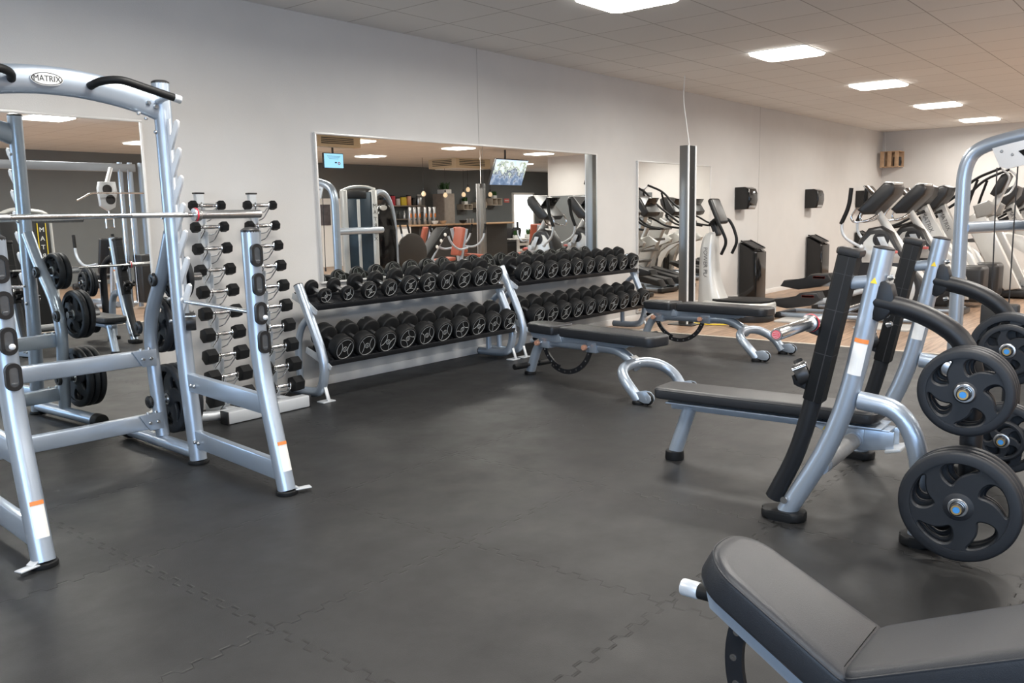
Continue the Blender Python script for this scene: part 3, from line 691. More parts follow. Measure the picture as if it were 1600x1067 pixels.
    for (R, t, n, z) in PG2[xs]:
        x1 = xs - .245 if xs < 0 else xs - .272
        p = MB().cyl((xs - .03, -.71, z), (x1, -.71, z), .0248, seg=24).done('plate_peg', CHROME, a)
        MB().lathe([(.025, -.002), (.025, .010), (.022, .014), (.019, .015), (0, .015)], (x1, -.71, z), (-1, 0, 0), 28).done('peg_end', PLASTIC, p)
        MB().lathe([(.013, .0145), (.019, .0145), (.019, .0165), (.013, .0165)], (x1, -.71, z), (-1, 0, 0), 28, closed=True).done('peg_ring', GOLD, p, label='gold ring')
        MB().lathe([(.0125, .0145), (.0125, .0165), (0, .0165)], (x1, -.71, z), (-1, 0, 0), 24).done('peg_emblem', BLUE, p, label='blue emblem')
cb = MB().tube([(-.60, -.112, .272), (.60, -.112, .272)], .040, 20).done('cross_bar', SILVER, bp)
for s in (-1, 1): MB().cyl((s * .10, -.112, .272), (s * .55, -.112, .272), .0415).done('bar_sleeve', mat('worn_grey_tube', (.30, .305, .31), .45, .4, noise=.2, nscale=40), cb, label='duller grey sleeve')
m, pip = pad(.27, .25, -.23, .985, .06, .05, .372, .064)
q = m.done('bench_pad', VINYL, bp, 60); pip.done('piping', VINYL, q)
MB().box((0, .33, .350), (.20, 1.16, .010), bev=.003).box((0, .36, .325), (.06, 1.10, .045), bev=.008).done('pad_rail', SILVER, bp)
l = MB().tube([(0, .80, .33), (0, .895, .04)], .040, 20).done('front_leg', SILVER, bp)
MB().lathe([(.052, 0), (.055, .008), (.052, .05), (.042, .056)], (0, .898, 0), (0, 0, 1), 24).done('rubber_foot', RUBBER, l)
br = MB()
for s in (-1, 1): br.prism([(.12, .335), (-.30, .335), (-.30, .25), (-.14, .22), (-.06, .24), (.02, .29)], (s * .055, 0, 0), (0, 1, 0), (0, 0, 1), .010, bev=.003)
br.box((0, -.13, .335), (.12, .30, .012), bev=.003).prism([(-.05, .05), (.05, .05), (.05, -.01), (.03, -.05), (-.03, -.05), (-.05, -.01)], (0, -.112, .283), (0, 1, 0), (0, 0, 1), .13, bev=.006)
br.done('bench_bracket', SILVER, bp)
MB().box((0, -.30, .245), (.16, .075, .016), (R_(-14), 0, 0), bev=.004).box((0, -.262, .27), (.11, .02, .06), bev=.003).done('foot_plate', LIGHTST, bp)
MB().prism([(-.012, -.01), (.012, -.01), (0, .012)], (-.0612, .03, .315), (0, -1, 0), (0, 0, 1), .002).done('hazard_sticker', YELLOW, bp, label='yellow hazard triangle')
barbell(at(BPM, 0, -.072, .93), R_(2.4), 'chrome barbell with a red end cap resting on the bench press hooks', True)
clamp_collar(at(BPM, -.6, -.022, .69), (R_(-25), 0, R_(20)), 'black spring collar on the near guard of the bench press, with the low hook')
clamp_collar(at(BPM, .6, -.022, .69), (R_(-25), 0, R_(20)), 'black spring collar on the far guard of the bench press')
BG = 'rubber plates on the bench press storage arms'
for xs in (-.6, .6):
    for i, (R, t, n, z) in enumerate(PG2[xs]):
        for k in range(n):
            far = xs > 0
            nm = ('outermost', 'middle', 'innermost')[k]
            sz = {0: 'medium', 1: 'largest'}[i] if not far else 'small'
            lab = ('%s of three %s spoked plates on the near %s peg of the bench press' % (nm, sz, 'upper' if i == 0 else 'lower')) if not far else 'front %s black spoked plate on the far %s peg of the bench press' % (sz, 'upper' if i == 0 else 'lower')
            plate(R, t, at(BPM, xs - .207 + k * (t + .0055) + (0 if not far else -.036), -.71, z), R_(2.4), lab, BG, spin=(.32 if i == 0 else -.12) + .1 * k)
for z, R, nm in ((.715, .180, 'upper'), (.262, .178, 'lower')):
    plate(R, .042, at(BPM, .6 - .199, -.71, z), R_(2.4), 'wider plate behind the small one on the far %s peg of the bench press' % nm, BG, spin=.7)
    plate(R, .042, at(BPM, .6 - .151, -.71, z), R_(2.4), 'wide plate next to the arm on the far %s peg of the bench press' % nm, BG, spin=1.1)

# ---------------------------------------------------------------- adjustable benches
def adj_bench(label, loc, rz, seat=0.0, back=0.0, low=0.0):
    t = thing('adjustable_bench', label, 'weight bench', loc, rz, 'adjustable benches')
    # arched front foot with two transport wheels
    f = MB().tube([(-.265, -.0, .03), (-.285, .08, .125), (-.265, .16, .185), (-.20, .222, .225), (-.11, .25, .243), (0, .26, .247), (.11, .25, .243), (.20, .222, .225), (.265, .16, .185), (.285, .08, .125), (.265, .0, .03)], .041, 20, .05, 3).done('front_foot', SILVER, t)
    for s in (-1, 1):
        MB().lathe([(.048, 0), (.05, .006), (.047, .022), (.036, .03)], (s * .27, .0, 0), (0, 0, 1), 22).done('rubber_pad', RUBBER, f)
        MB().cyl((s * .27 - .013, -.085, .052), (s * .27 + .013, -.085, .052), .050, bev=.006).done('wheel', RUBBER, f)
        wp = MB()
        for d in (-.021, .021): wp.prism([(.03, -.02), (.04, .03), (-.04, .048), (-.085, .045), (-.118, .02), (-.125, -.01), (-.105, -.035), (-.06, -.04)], (s * .27 + d, -.012, .058), (0, 1, 0), (0, 0, 1), .006, bev=.002)
        wp.cyl((s * .27 - .026, -.085, .052), (s * .27 + .026, -.085, .052), .008)
        wp.done('wheel_plate', SILVER, f)
    MB().box((0, .266, .290), (.07, .05, .006), (R_(25), 0, 0), bev=.002).done('data_plate', WHITEP, f)
    sp = MB().tube([(0, .235, .215), (0, .42, .335 - low), (0, .62, .333 - low), (0, 1.30, .320 - low)], .042, 20, .14).done('spine_tube', SILVER_D if False else SILVER, t)
    lg = MB().tube([(0, 1.27, .320 - low), (0, 1.39, .28 - low), (0, 1.50, .02)], .041, 20, .10).done('rear_leg', SILVER, t)
    MB().lathe([(.05, 0), (.052, .006), (.049, .026), (.042, .032)], (0, 1.503, 0), (0, 0, 1), 22).done('rubber_foot', RUBBER, lg)
    MB().cyl((-.21, 1.47, .095), (.21, 1.47, .095), .014).done('foot_bar', PLASTIC, lg)
    for s in (-1, 1): MB().cyl((s * .07, 1.47, .095), (s * .22, 1.47, .095), .026, bev=.004).done('foot_roller', RUBBER, lg)
    for y, z in ((.70, .332 - low), (1.27, .315 - low)):
        h = MB().box((0, y, z), (.105, .12, .095), bev=.01).done('pin_housing', SILVER, t)
        MB().bolts([(-.053, y - .035, z + .02), (-.053, y - .015, z + .02)], (-1, 0, 0), .006, .005).done('bolt', STEEL, h)
        k = MB().cyl((-.05, y + .03, z), (-.085, y + .03, z), .010).done('pin_shaft', STEEL, h)
        MB().lathe([(.012, 0), (.022, .004), (.024, .012), (.024, .03), (.02, .036), (0, .037)], (-.078, y + .03, z), (-1, 0, 0), 22).done('pull_knob', COPPER, h, label='copper coloured pull knob')
    P = Vector((0, 1.045, .385))
    def swing(o, ang):          # raise the free end about the hinge
        M = Matrix.Translation(P) @ Matrix.Rotation(ang, 4, 'X') @ Matrix.Translation(-P); o.data.transform(M)
    m, pip = pad(.27, .27, .0, 1.012, .075, .045, .402, .084)
    bk = m.done('back_pad', VINYL, t, 60); pp = pip.done('piping', VINYL, bk)
    rl = MB()
    for s in (-1, 1): rl.prism([(.24, .408), (1.03, .408), (1.06, .395), (1.05, .340), (.98, .345), (.32, .362)], (s * .045, 0, 0), (0, 1, 0), (0, 0, 1), .008, bev=.002)
    rl.box((0, .62, .408), (.20, .74, .008), bev=.002)
    r = rl.done('back_rail', SILVER, t)
    def arc(R, a0, a1, n, w=.021):
        o = MB(); ps = [(P.y + rr * math.cos(R_(a)), P.z + rr * math.sin(R_(a))) for rr, seq in ((R - w, [a0 + (a1 - a0) * k / 20 for k in range(21)]), (R + w, [a1 + (a0 - a1) * k / 20 for k in range(21)])) for a in seq]
        o.prism(ps, (0, 0, 0), (0, 1, 0), (0, 0, 1), .016, bev=.003)
        h = MB()
        for k in range(n):
            a = R_(a0 + (a1 - a0) * (k + .6) / n)
            for s in (-1, 1): h.lathe([(.0085, 0), (.0085, .0012), (.004, .0014), (0, .0005)], (s * .008, P.y + R * math.cos(a), P.z + R * math.sin(a)), (s, 0, 0), 14)
        return o, h
    o, h = arc(.305, 196, 303, 8); ba = o.done('back_ladder', BLACKP, t); bh = h.done('pin_hole', CHROME, ba, label='bright pin holes')
    for x in (bk, pp, r, ba, bh): swing(x, -back)
    m, pip = pad(.27, .23, 1.072, 1.46, .03, .10, .402, .084, n=9)
    st = m.done('seat_pad', VINYL, t, 60); sp2 = pip.done('piping', VINYL, st)
    rl = MB()
    for s in (-1, 1): rl.prism([(1.06, .408), (1.40, .408), (1.425, .392), (1.39, .352), (1.10, .332), (1.03, .345)], (s * .06, 0, 0), (0, 1, 0), (0, 0, 1), .008, bev=.002)
    rl.box((0, 1.24, .408), (.18, .32, .008), bev=.002)
    r = rl.done('seat_rail', SILVER, t)
    o, h = arc(.285, 285, 350, 5); sa = o.done('seat_ladder', BLACKP, t); sh = h.done('pin_hole', CHROME, sa, label='bright pin holes')
    gr = MB().cyl((0, 1.329, .387), (0, 1.448, .3235), .0185).done('grip', RUBBER, t)
    ge = MB().cyl((0, 1.441, .327), (0, 1.482, .305), .0205, bev=.004).done('grip_end', LIGHTST, gr, label='silver grip end')
    for x in (st, sp2, r, sa, sh, gr, ge): swing(x, seat)
    return t
adj_bench('flat adjustable bench in front of the gap between the dumbbell racks', (5.686, 3.2, 0), R_(-9.5))
adj_bench('flat adjustable bench farther back, between the far dumbbell rack and vibration plate', (7.906, 3.255, 0), R_(-4.5))
adj_bench('adjustable bench in the bottom right corner with its seat tilted up', (1.765, -.535, 0), 0, seat=R_(28), back=R_(26), low=.085)

# ---------------------------------------------------------------- cable machine beyond the bench press
cm = thing('cable_machine', 'tall cable machine with bent grey tube frame beyond the bench press, at the right edge', 'cable machine', (8.13, 1.68, 0))
pl = MB().tube([(0, .0, .01), (0, 0, 1.74), (0, -.08, 1.90), (0, -.42, 1.985), (0, -1.1, 2.06)], .058, 20, .14).done('frame_tube', SILVER, cm)
MB().lathe([(.085, 0), (.085, .02), (.058, .035)], (0, 0, 0), (0, 0, 1), 22).done('rubber_foot', RUBBER, pl)
MB().tube([(0, -1.1, 2.06), (0, -1.32, 1.95), (0, -1.38, .02)], .058, 20, .16).done('frame_tube', SILVER, cm)
MB().box((0, -.65, .06), (.10, 1.5, .09), bev=.012).done('floor_rail', SILVER, cm)
MB().tube([(.0, -.02, 1.235), (.35, -.12, 1.235), (1.25, -.40, 1.235)], .052, 16, .2).done('support_arm', SILVER, cm)
pu = MB()
o = [(-.02, 1.90), (-.62, 2.0), (-.66, 1.86), (-.42, 1.74), (-.28, 1.70), (-.20, 1.74), (-.10, 1.85)]
pu.prism([(-.20, 1.905), (-.42, 1.965), (-.70, 2.01), (-.70, 1.80), (-.46, 1.745), (-.33, 1.715), (-.27, 1.735)], (-.03, 0, 0), (0, 1, 0), (0, 0, 1), .016, bev=.003)
p = pu.done('pulley_plate', WHITEST, cm)
MB().prism([(-.40, 1.855), (-.56, 1.90), (-.55, 1.80), (-.47, 1.785)], (-.041, 0, 0), (0, 1, 0), (0, 0, 1), .004).done('plate_window', GLOSS, p)
MB().bolts([(-.038, -.28, 1.86), (-.038, -.36, 1.83)], (-1, 0, 0), .012, .008).done('bolt', STEEL, p)
for y0, z0, y1, z1 in ((-.25, 1.73, -.27, .70), (-.40, 1.745, -.40, .585)):
    MB().tube([(-.02, y0, z0), (-.02, y1, z1)], .0055, 8).lathe([(.012, 0), (.012, .05), (0, .055)], (-.02, y1, z1), (0, 0, -1), 12).done('cable', INK, cm)
MB().box((-.02, -.34, .35), (.12, .28, .50), bev=.02).done('weight_stack', PLASTIC, cm)
# weight tower with its shroud: seen in the long mirror
sx, sy = 1.03, -.68
tb = MB().box((sx, sy, .94), (.42, .30, 1.80), bev=.02).done('tower_shroud', mat('dark_blue_grey_panel', (.035, .055, .075), .3, .2, noise=.1, nscale=20), cm)
MB().box((sx - .02, sy + .155, .95), (.05, .01, 1.55), bev=.003).done('weight_window', SHELLW, tb)
for s in (-1, 1): MB().box((sx + s * .235, sy + .02, .95), (.09, .34, 1.84), bev=.015).done('tower_column', SHELLW, cm)
MB().tube([(sx - .28, sy + .05, 1.86), (sx - .10, sy + .05, 1.93), (sx + .12, sy + .05, 1.93), (sx + .27, sy + .05, 1.88)], .022, 12, .1).done('tower_cap', SHELLW, cm)
MB().box((sx - .04, sy + .16, 1.80), (.30, .02, .12), bev=.02).done('display_panel', PLASTIC, tb)
for k, ch in enumerate('MATRIX'): text('tower_letter', ch, .085, GREYINK, tb, (sx + .235, sy + .192, 1.62 - .105 * k), (-1, 0, 0), (0, 0, 1))
MB().box((sx, sy, .04), (.66, .42, .06), bev=.01).done('tower_base', SILVER, cm)
TR = Matrix.Translation((sx, sy, 0)) @ Matrix.Rotation(R_(34), 4, 'Z') @ Matrix.Translation((-sx, -sy, 0))
for o in list(cm.children_recursive):
    if o.name.split('.')[0] in ('tower_shroud', 'weight_window', 'tower_column', 'tower_cap', 'display_panel', 'tower_letter', 'tower_base'): o.data.transform(TR)
pdm, pip = pad(.26, .24, -1.25, -.85, .05, .05, .47, .07); q = pdm.done('seat_pad', VINYL, cm, 60)
MB().tube([(0, -1.05, .47), (0, -1.05, .06)], .035, 14).done('seat_post', SILVER, cm)
# ---------------------------------------------------------------- steel columns, vibration plate, wall fittings
def steel_column(label, loc, rz=0):
    t = thing('mirrored_column', label, 'column', loc, rz, 'slim steel columns on floor plates')
    H = 2.225
    MB().box((0, 0, H / 2 + .008), (.22, .112, H), bev=.004).done('steel_body', mat('polished_steel', (.27, .27, .265), .42, 1.0, noise=.05, nscale=8), t)
    MB().box((0, -.058, H / 2 + .008), (.135, .012, H - .01)).done('black_front', RUBBER, t, label='matt black front strip')
    for s in (-1, 1): MB().box((s * .092, -.060, H / 2 + .008), (.030, .014, H)).done('front_edge', WHITEST, t, label='white front edge')
    h = MB()
    MB().lathe([(.014, 0), (.014, .002), (0, .002)], (.01, -.064, 1.72), (0, -1, 0), 16).done('sensor_hole', INK, t)
    MB().box((0, -.01, .006), (.40, .34, .012), bev=.003).done('base_plate', PLASTIC, t)
    return t
steel_column('slim mirrored steel column with black front standing before the narrow wall mirror', (9.76, 5.14, 0))
steel_column('slim steel column standing across the room, seen in the wide mirror', (16.45, -2.78, 0))
def wire(label, pts, grp=None):
    o = MB().tube(pts, .006, 6, .2).done('power_cable', WHITEPL, None); return tag(o, label, 'cable', grp)
wire('thin pale cable hanging from the ceiling to the steel column by the narrow mirror', [(9.80, 5.14, 2.235), (9.76, 5.16, 2.5), (9.70, 5.18, 2.8), (9.78, 5.2, HC)])
wire('thin pale cable above the column across the room, seen in the wide mirror', [(16.45, -2.78, 2.235), (16.45, -2.78, 2.7), (16.45, -2.78, HC)])
vp_ = thing('vibration_plate', 'silver vibration plate with black standing mat and curved POWER PLATE column', 'vibration plate', (10.50, 4.75, 0))
bo = [(.0, .46), (.20, .44), (.30, .30), (.34, .0), (.33, -.22), (.25, -.38), (.10, -.45), (-.10, -.45), (-.25, -.38), (-.33, -.22), (-.34, .0), (-.30, .30), (-.20, .44)]
MB().prism([(p[0] * .93, p[1] * .95) for p in bo], (0, 0, .05), (1, 0, 0), (0, 1, 0), .10, bev=.01).done('plinth', PLASTIC, vp_)
pf = MB().prism(bo, (0, 0, .165), (1, 0, 0), (0, 1, 0), .17, bev=.03, seg=4).done('platform', SHELLW, vp_)
for k in range(5): MB().prism([(p[0] * 1.006, p[1] * 1.006) for p in bo if p[1] < -.2], (0, 0, .12 + .02 * k), (1, 0, 0), (0, 1, 0), .006).done('vent_rib', WHITEPL, pf)
MB().prism([(p[0] * .88, p[1] * .84 - .06) for p in bo], (0, 0, .262), (1, 0, 0), (0, 1, 0), .03, bev=.01).done('standing_mat', RUBBER, vp_)
c = MB()
rs = []
for z, y, hx, hy in ((.12, .36, .19, .22), (.30, .40, .17, .17), (.50, .43, .15, .13), (.75, .445, .135, .115), (.95, .44, .125, .11), (1.10, .42, .11, .095), (1.14, .41, .09, .07)):
    rs.append([Vector((q[0], y + q[1], z + (q[1]) * -.25)) for q in rrect(hx * 2, hy * 2, min(hx, hy) * .8, 5)])
col_ = c.rings(rs).done('column', SHELLW, vp_, 60)
text('lettering', 'POWER PLATE', .078, GREYINK, col_, (-.150, .43, .70), (.03, -.0, -1), (0, -1, -.05))
MB().box((0, .36, 1.20), (.12, .08, .22), (R_(-20), 0, 0), bev=.02).box((0, .33, 1.42), (.27, .07, .36), (R_(-24), 0, 0), bev=.04, seg=4).done('console', PLASTIC, vp_)
for s in (-1, 1):
    MB().tube([(s * .10, .40, 1.24), (s * .17, .28, 1.34), (s * .19, .20, 1.22), (s * .16, .12, 1.02), (s * .16, .20, .86)], .020, 10, .08).done('handlebar', RUBBER, vp_)
# hand dryers and bins on the wall
DR = 'black paper towel dispensers on the wall'; BN = 'tall black waste bins under the dispensers'
def dispenser(x, lab):
    t = thing('towel_dispenser', lab, 'dispenser', (x, WY, 1.61), 0, DR)
    o = [(0, .175), (-.16, .178), (-.22, .15), (-.25, .08), (-.255, -.03), (-.235, -.12), (-.21, -.168), (0, -.172)]
    b = MB().prism(o, (0, 0, 0), (0, 1, 0), (0, 0, 1), .31, bev=.018, seg=4).done('housing', GLOSS, t)
    MB().box((0, -.225, -.135), (.24, .02, .05), (R_(12), 0, 0), bev=.008).done('paper_slot', STEEL, t)
    MB().box((0, -.245, .06), (.10, .02, .03), bev=.006).done('window', mat('smoked_window', (.05, .05, .05), .05, noise=.05, nscale=30), b)
    return t
for x, lab in ((12.86, 'black towel dispenser nearest the narrow mirror'), (15.84, 'second black towel dispenser along the wall'), (18.72, 'farthest towel dispenser, behind the upright handle of a cross trainer')): dispenser(x, lab)
def bin_(x, lab):
    t = thing('waste_bin', lab, 'bin', (x, 5.70, 0), 0, BN)
    o = [(.14, .0), (.14, .92), (-.10, .80), (-.15, .76), (-.15, .0)]
    MB().prism(o, (0, 0, 0), (0, 1, 0), (0, 0, 1), .40, bev=.03, seg=4).done('bin_body', GLOSS, t)
    rim = MB()
    for s in (-1, 1): rim.box((s * .175, -.0, .885), (.035, .28, .02), (R_(26.5), 0, 0), bev=.005)
    rim.box((0, .12, .935), (.34, .03, .02), bev=.005).box((0, -.125, .82), (.34, .03, .02), bev=.005)
    rim.done('rim', PLASTIC, t)
    MB().box((0, 0, .876), (.30, .21, .012), (R_(26.5), 0, 0)).done('opening', INK, t)
    return t
for x, lab in ((13.05, 'tall black bin under the nearest towel dispenser'), (15.98, 'tall black bin farther along the wall, behind the elliptical pedals'), (18.75, 'farthest tall black bin, hidden behind the cross trainers')): bin_(x, lab)
sk = thing('power_socket', 'small white double wall socket beside the nearest bin', 'socket', (13.93, WY, .28))
MB().box((0, -.006, 0), (.085, .012, .16), bev=.004).done('socket_frame', WHITEPL, sk)
for z in (-.038, .038): MB().lathe([(.022, 0), (.024, .003), (.018, .003), (.018, -.002), (0, -.002)], (0, -.012, z), (0, -1, 0), 20).done('socket_face', WHITEPL, sk)
# wooden crate speaker shelf in the corner
cr = thing('wooden_crate', 'small wooden slat crate hung in the far corner below the ceiling', 'crate', (20.08, 5.60, 2.30))
sl = MB()
for k in range(3): MB().box((-.19, -.15 + .15 * k, .17), (.018, .085, .34), bev=.004).done('slat', WOODL, cr)
MB().box((0, 0, .009), (.38, .40, .018), bev=.003).done('bottom_board', WOODL, cr); MB().box((0, 0, .331), (.38, .40, .018), bev=.003).done('top_board', WOODL, cr)
MB().box((.19, 0, .17), (.018, .40, .34), bev=.003).done('end_board', WOODL, cr)
sp = thing('loudspeaker', 'little black speaker inside the wooden corner crate', 'speaker', (20.10, 5.49, 2.32))
b = MB().box((0, 0, .10), (.14, .14, .2), bev=.015).done('cabinet', PLASTIC, sp); MB().lathe([(.045, 0), (.05, .004), (.03, -.004), (0, .0)], (0, -.071, .08), (0, -1, 0), 20).done('cone', RUBBER, sp)
wire('thin dark cable running up the corner from the wooden crate', [(20.2, 5.78, 2.64), (20.2, 5.80, HC)])
# pale floor tiles and the small cable box
def fmat(x, y, a, b, rz, lab):
    o = MB().prism(rrect(a, b, .02, 3), (0, 0, .011), (1, 0, 0), (0, 1, 0), .022, bev=.004).done('floor_board', GREYMAT, None); o.location = (x, y, 0); o.rotation_euler = (0, 0, rz)
    tag(o, lab, 'floor panel', 'pale flat boards on the wooden floor')
fmat(10.78, 3.98, .62, .62, .05, 'pale grey board on the wooden floor between vibration plate and bench press')
fmat(10.62, 2.95, .55, .62, .05, 'pale grey board on the wooden floor seen between the bench press uprights')
pb = thing('power_strip', 'small black power strip on the floor before the vibration plate', 'power strip', (9.72, 4.42, 0), .9)
MB().box((0, 0, .03), (.30, .09, .06), bev=.012).done('strip_body', PLASTIC, pb); MB().tube([(.15, 0, .03), (.26, .05, .012), (.36, .24, .012), (.55, .32, .012)], .010, 8, .08).done('cord', YELLOW, pb, label='yellow cord')

# ---------------------------------------------------------------- cardio machines on the wooden floor
def cross_trainer(x, lab, y0=3.0, arms=True):
    t = thing('cross_trainer', lab, 'cross trainer', (x, y0, 0), 0, 'cross trainers with round crank housings')
    ho = [(.44, .10), (.46, .40), (.42, .62), (.42, .86), (.37, 1.02), (.26, 1.17), (.10, 1.20), (-.03, 1.12), (-.16, .86), (-.30, .66), (-.42, .52), (-.44, .30), (-.36, .10)]
    h = MB().prism(ho, (0, 0, 0), (0, 1, 0), (0, 0, 1), .26, bev=.05, seg=3).done('housing', PLASTIC, t)
    for s in (-1, 1):
        so = [(.33, .86), (.30, 1.0), (.22, 1.09), (.10, 1.115), (.0, 1.04), (-.12, .84), (-.20, .745), (.31, .745)]
        MB().prism(so, (s * .128, 0, 0), (0, 1, 0), (0, 0, 1), .024, bev=.008).done('side_panel', SHELLW, h, label='pale silver side panel')
        wd = [( -.02 + .36 * math.cos(a), .40 + .32 * math.sin(a)) for a in [R_(-64 + 308 * k / 24 - 0) for k in range(25)]]
        MB().prism([(-.02 + .31 * math.cos(2 * PI * k / 32), .42 + .29 * math.sin(2 * PI * k / 32)) for k in range(32)], (s * .128, 0, 0), (0, 1, 0), (0, 0, 1), .024, bev=.008).done('flywheel_cover', SHELLW, h, label='pale silver round cover')
        MB().lathe([(.095, 0), (.098, .008), (.07, .012), (.07, .004), (0, .004)], (s * .138, .09, 1.035), (s, 0, 0), 28).done('crank_ring', INK, h)
        ck = MB().prism([(.04, .03), (-.04, .035), (-.12, -.13), (-.10, -.17), (-.05, -.16)], (s * .165, .09, 1.035), (0, 1, 0), (0, 0, 1), .022, bev=.006).done('crank_arm', LIGHTST, t)
        MB().cyl((s * .17, .0, .895), (s * .25, .0, .895), .045, bev=.01).done('crank_boss', LIGHTST, ck)
        MB().box((s * .22, -.07, .885), (.05, .12, .035), bev=.012).done('red_pad', PINKRED, ck)
        # moving handle
        if arms:
            hp = [(s * .30, .42, 1.66), (s * .30, .44, 1.44), (s * .30, .53, 1.24), (s * .30, .50, 1.06), (s * .24, .29, .94)]
            a = MB().tube(hp, .019, 12, .12).done('moving_arm', LIGHTST, t)
            MB().tube([(s * .30, .42, 1.67), (s * .30, .44, 1.44), (s * .30, .53, 1.23)], .026, 12, .1).done('arm_grip', RUBBER, a)
            MB().ball((s * .24, .29, .94), .035).done('arm_joint', LIGHTST, a)
        # pedal beam and foot plate
        z = .12 if s < 0 else .34
        pb_ = MB().tube([(s * .17, 1.30, z + .08), (s * .17, .80, z + .10), (s * .17, .20, .42)], .035, 12, .2).done('pedal_beam', LIGHTST, t)
        po = [(1.45, .02), (1.40, .10), (1.12, .12), (1.04, .19), (.80, .21), (.76, .12), (.90, .03), (1.20, -.02)]
        MB().prism(po, (s * .19, 0, z + .03), (0, 1, 0), (0, 0, 1), .22, bev=.02, seg=3).done('foot_plate', PLASTIC, pb_)
        MB().box((s * .19 + s * .112 * (1 if s < 0 else -1), .92, z + .185), (.006, .16, .03), bev=.002).box((s * .19 - .112, .92, z + .185), (.006, .16, .03), bev=.002).done('red_label', PINKRED, pb_)
        MB().tube([(s * .26, 1.30, .05), (s * .26, .2, .06), (s * .22, -.52, .06)], .03, 10, .2).done('base_rail', SILVER, t)
    MB().box((0, 1.32, .04), (.62, .09, .07), bev=.015).done('cross_foot', PLASTIC, t); MB().box((0, -.52, .04), (.62, .09, .07), bev=.015).done('cross_foot', PLASTIC, t)
    co = [(.30, 1.34), (.37, 1.40), (.06, 1.73), (-.03, 1.72), (-.07, 1.66), (-.05, 1.58), (.17, 1.345)]
    k = MB().prism(co, (0, 0, 0), (0, 1, 0), (0, 0, 1), .46, bev=.035, seg=3).done('console', PLASTIC, t)
    MB().box((0, .215, 1.585), (.36, .012, .30), (R_(-43), 0, 0), bev=.004).done('screen', GLOSS, k)
    MB().box((0, .0, 1.715), (.40, .11, .03), (R_(8), 0, 0), bev=.01).done('console_top', SHELLW, k, label='pale console top')
    MB().tube([(0, .18, 1.36), (0, .0, 1.10), (0, -.22, .78), (0, -.40, .50)], .040, 14, .1, ry=.05).done('mast', SHELLW, t)
    for s in (-1, 1): MB().tube([(s * .17, .39, 1.42), (s * .17, .46, 1.31), (s * .17, .42, 1.24), (s * .12, .25, 1.27), (s * .05, .16, 1.34)], .014, 10, .05).done('fixed_handle', CHROME, t)
    return t
ct1 = cross_trainer(11.2, 'front cross trainer with tall handles and pale round crank cover, nearest the dispensers', 3.08)
cross_trainer(12.4, 'second cross trainer, its console just behind the front one', 3.02, arms=False)
def trainer(x, y0, lab):
    """upright trainer with a flat pale mast and a low curved body"""
    t = thing('stair_trainer', lab, 'exercise machine', (x, y0, 0), 0, 'pale trainers with MATRIX masts')
    mo = [(.24, 1.40), (.10, 1.46), (-.02, 1.20), (-.12, .98), (-.30, .78), (-.40, .55), (-.46, .14), (-.28, .10), (-.22, .50), (-.14, .68), (.04, .90), (.12, 1.10)]
    m = MB().prism(mo, (0, 0, 0), (0, 1, 0), (0, 0, 1), .15, bev=.03, seg=3).done('mast', SHELLW, t)
    text('mast_lettering', 'MATRIX', .085, GREYINK, m, (-.078, .085, 1.20), (0, -.42, -.9), (0, .9, -.42) if False else (0, -.9, .42))
    co = [(.36, 1.36), (.40, 1.43), (.22, 1.70), (.10, 1.74), (.02, 1.70), (.04, 1.58), (.18, 1.40), (.28, 1.34)]
    k = MB().prism(co, (0, 0, 0), (0, 1, 0), (0, 0, 1), .50, bev=.04, seg=3).done('console', PLASTIC, t)
    MB().box((0, .315, 1.585), (.38, .012, .26), (R_(-31), 0, 0), bev=.004).done('screen', GLOSS, k)
    bo2 = [(.34, .86), (.14, .98), (-.10, .92), (-.34, .72), (-.50, .42), (-.54, .12), (-.42, .10), (-.40, .36), (-.26, .58), (-.02, .74), (.30, .78)]
    for s in (-1, 1):
        MB().prism(bo2, (s * .24, 0, 0), (0, 1, 0), (0, 0, 1), .10, bev=.03, seg=3).done('side_shroud', SHELLW, t)
        MB().tube([(s * .30, .75, 1.12), (s * .30, .45, 1.16), (s * .28, .22, 1.30), (s * .15, .12, 1.36)], .020, 10, .12).done('handlebar', RUBBER, t)
        MB().tube([(s * .22, -.45, .07), (s * .22, 1.10, .07)], .04, 10).done('base_rail', SILVER, t)
        MB().prism([(1.10, .12), (1.02, .24), (.60, .30), (.30, .40), (.26, .34), (.60, .20)], (s * .16, 0, 0), (0, 1, 0), (0, 0, 1), .22, bev=.02).done('foot_pedal', PLASTIC, t)
    MB().box((0, -.52, .33), (.44, .36, .50), bev=.06, seg=4).done('drive_housing', PLASTIC, t)
    MB().box((0, 1.08, .05), (.60, .09, .08), bev=.015).done('cross_foot', PLASTIC, t)
    return t
trainer(13.5, 3.13, 'pale trainer with MATRIX mast, third machine from the left in the row')
trainer(14.3, 3.08, 'pale trainer with MATRIX mast, fourth machine in the row, beside the cable machine tube')
def treadmill_like(x, y0, lab): return trainer(x, y0, lab)
trainer(16.4, 2.5, 'pale trainer mostly hidden behind the cable machine, seen in the narrow mirror')
trainer(17.4, 2.45, 'farther pale trainer hidden in the direct view, seen in the narrow mirror')
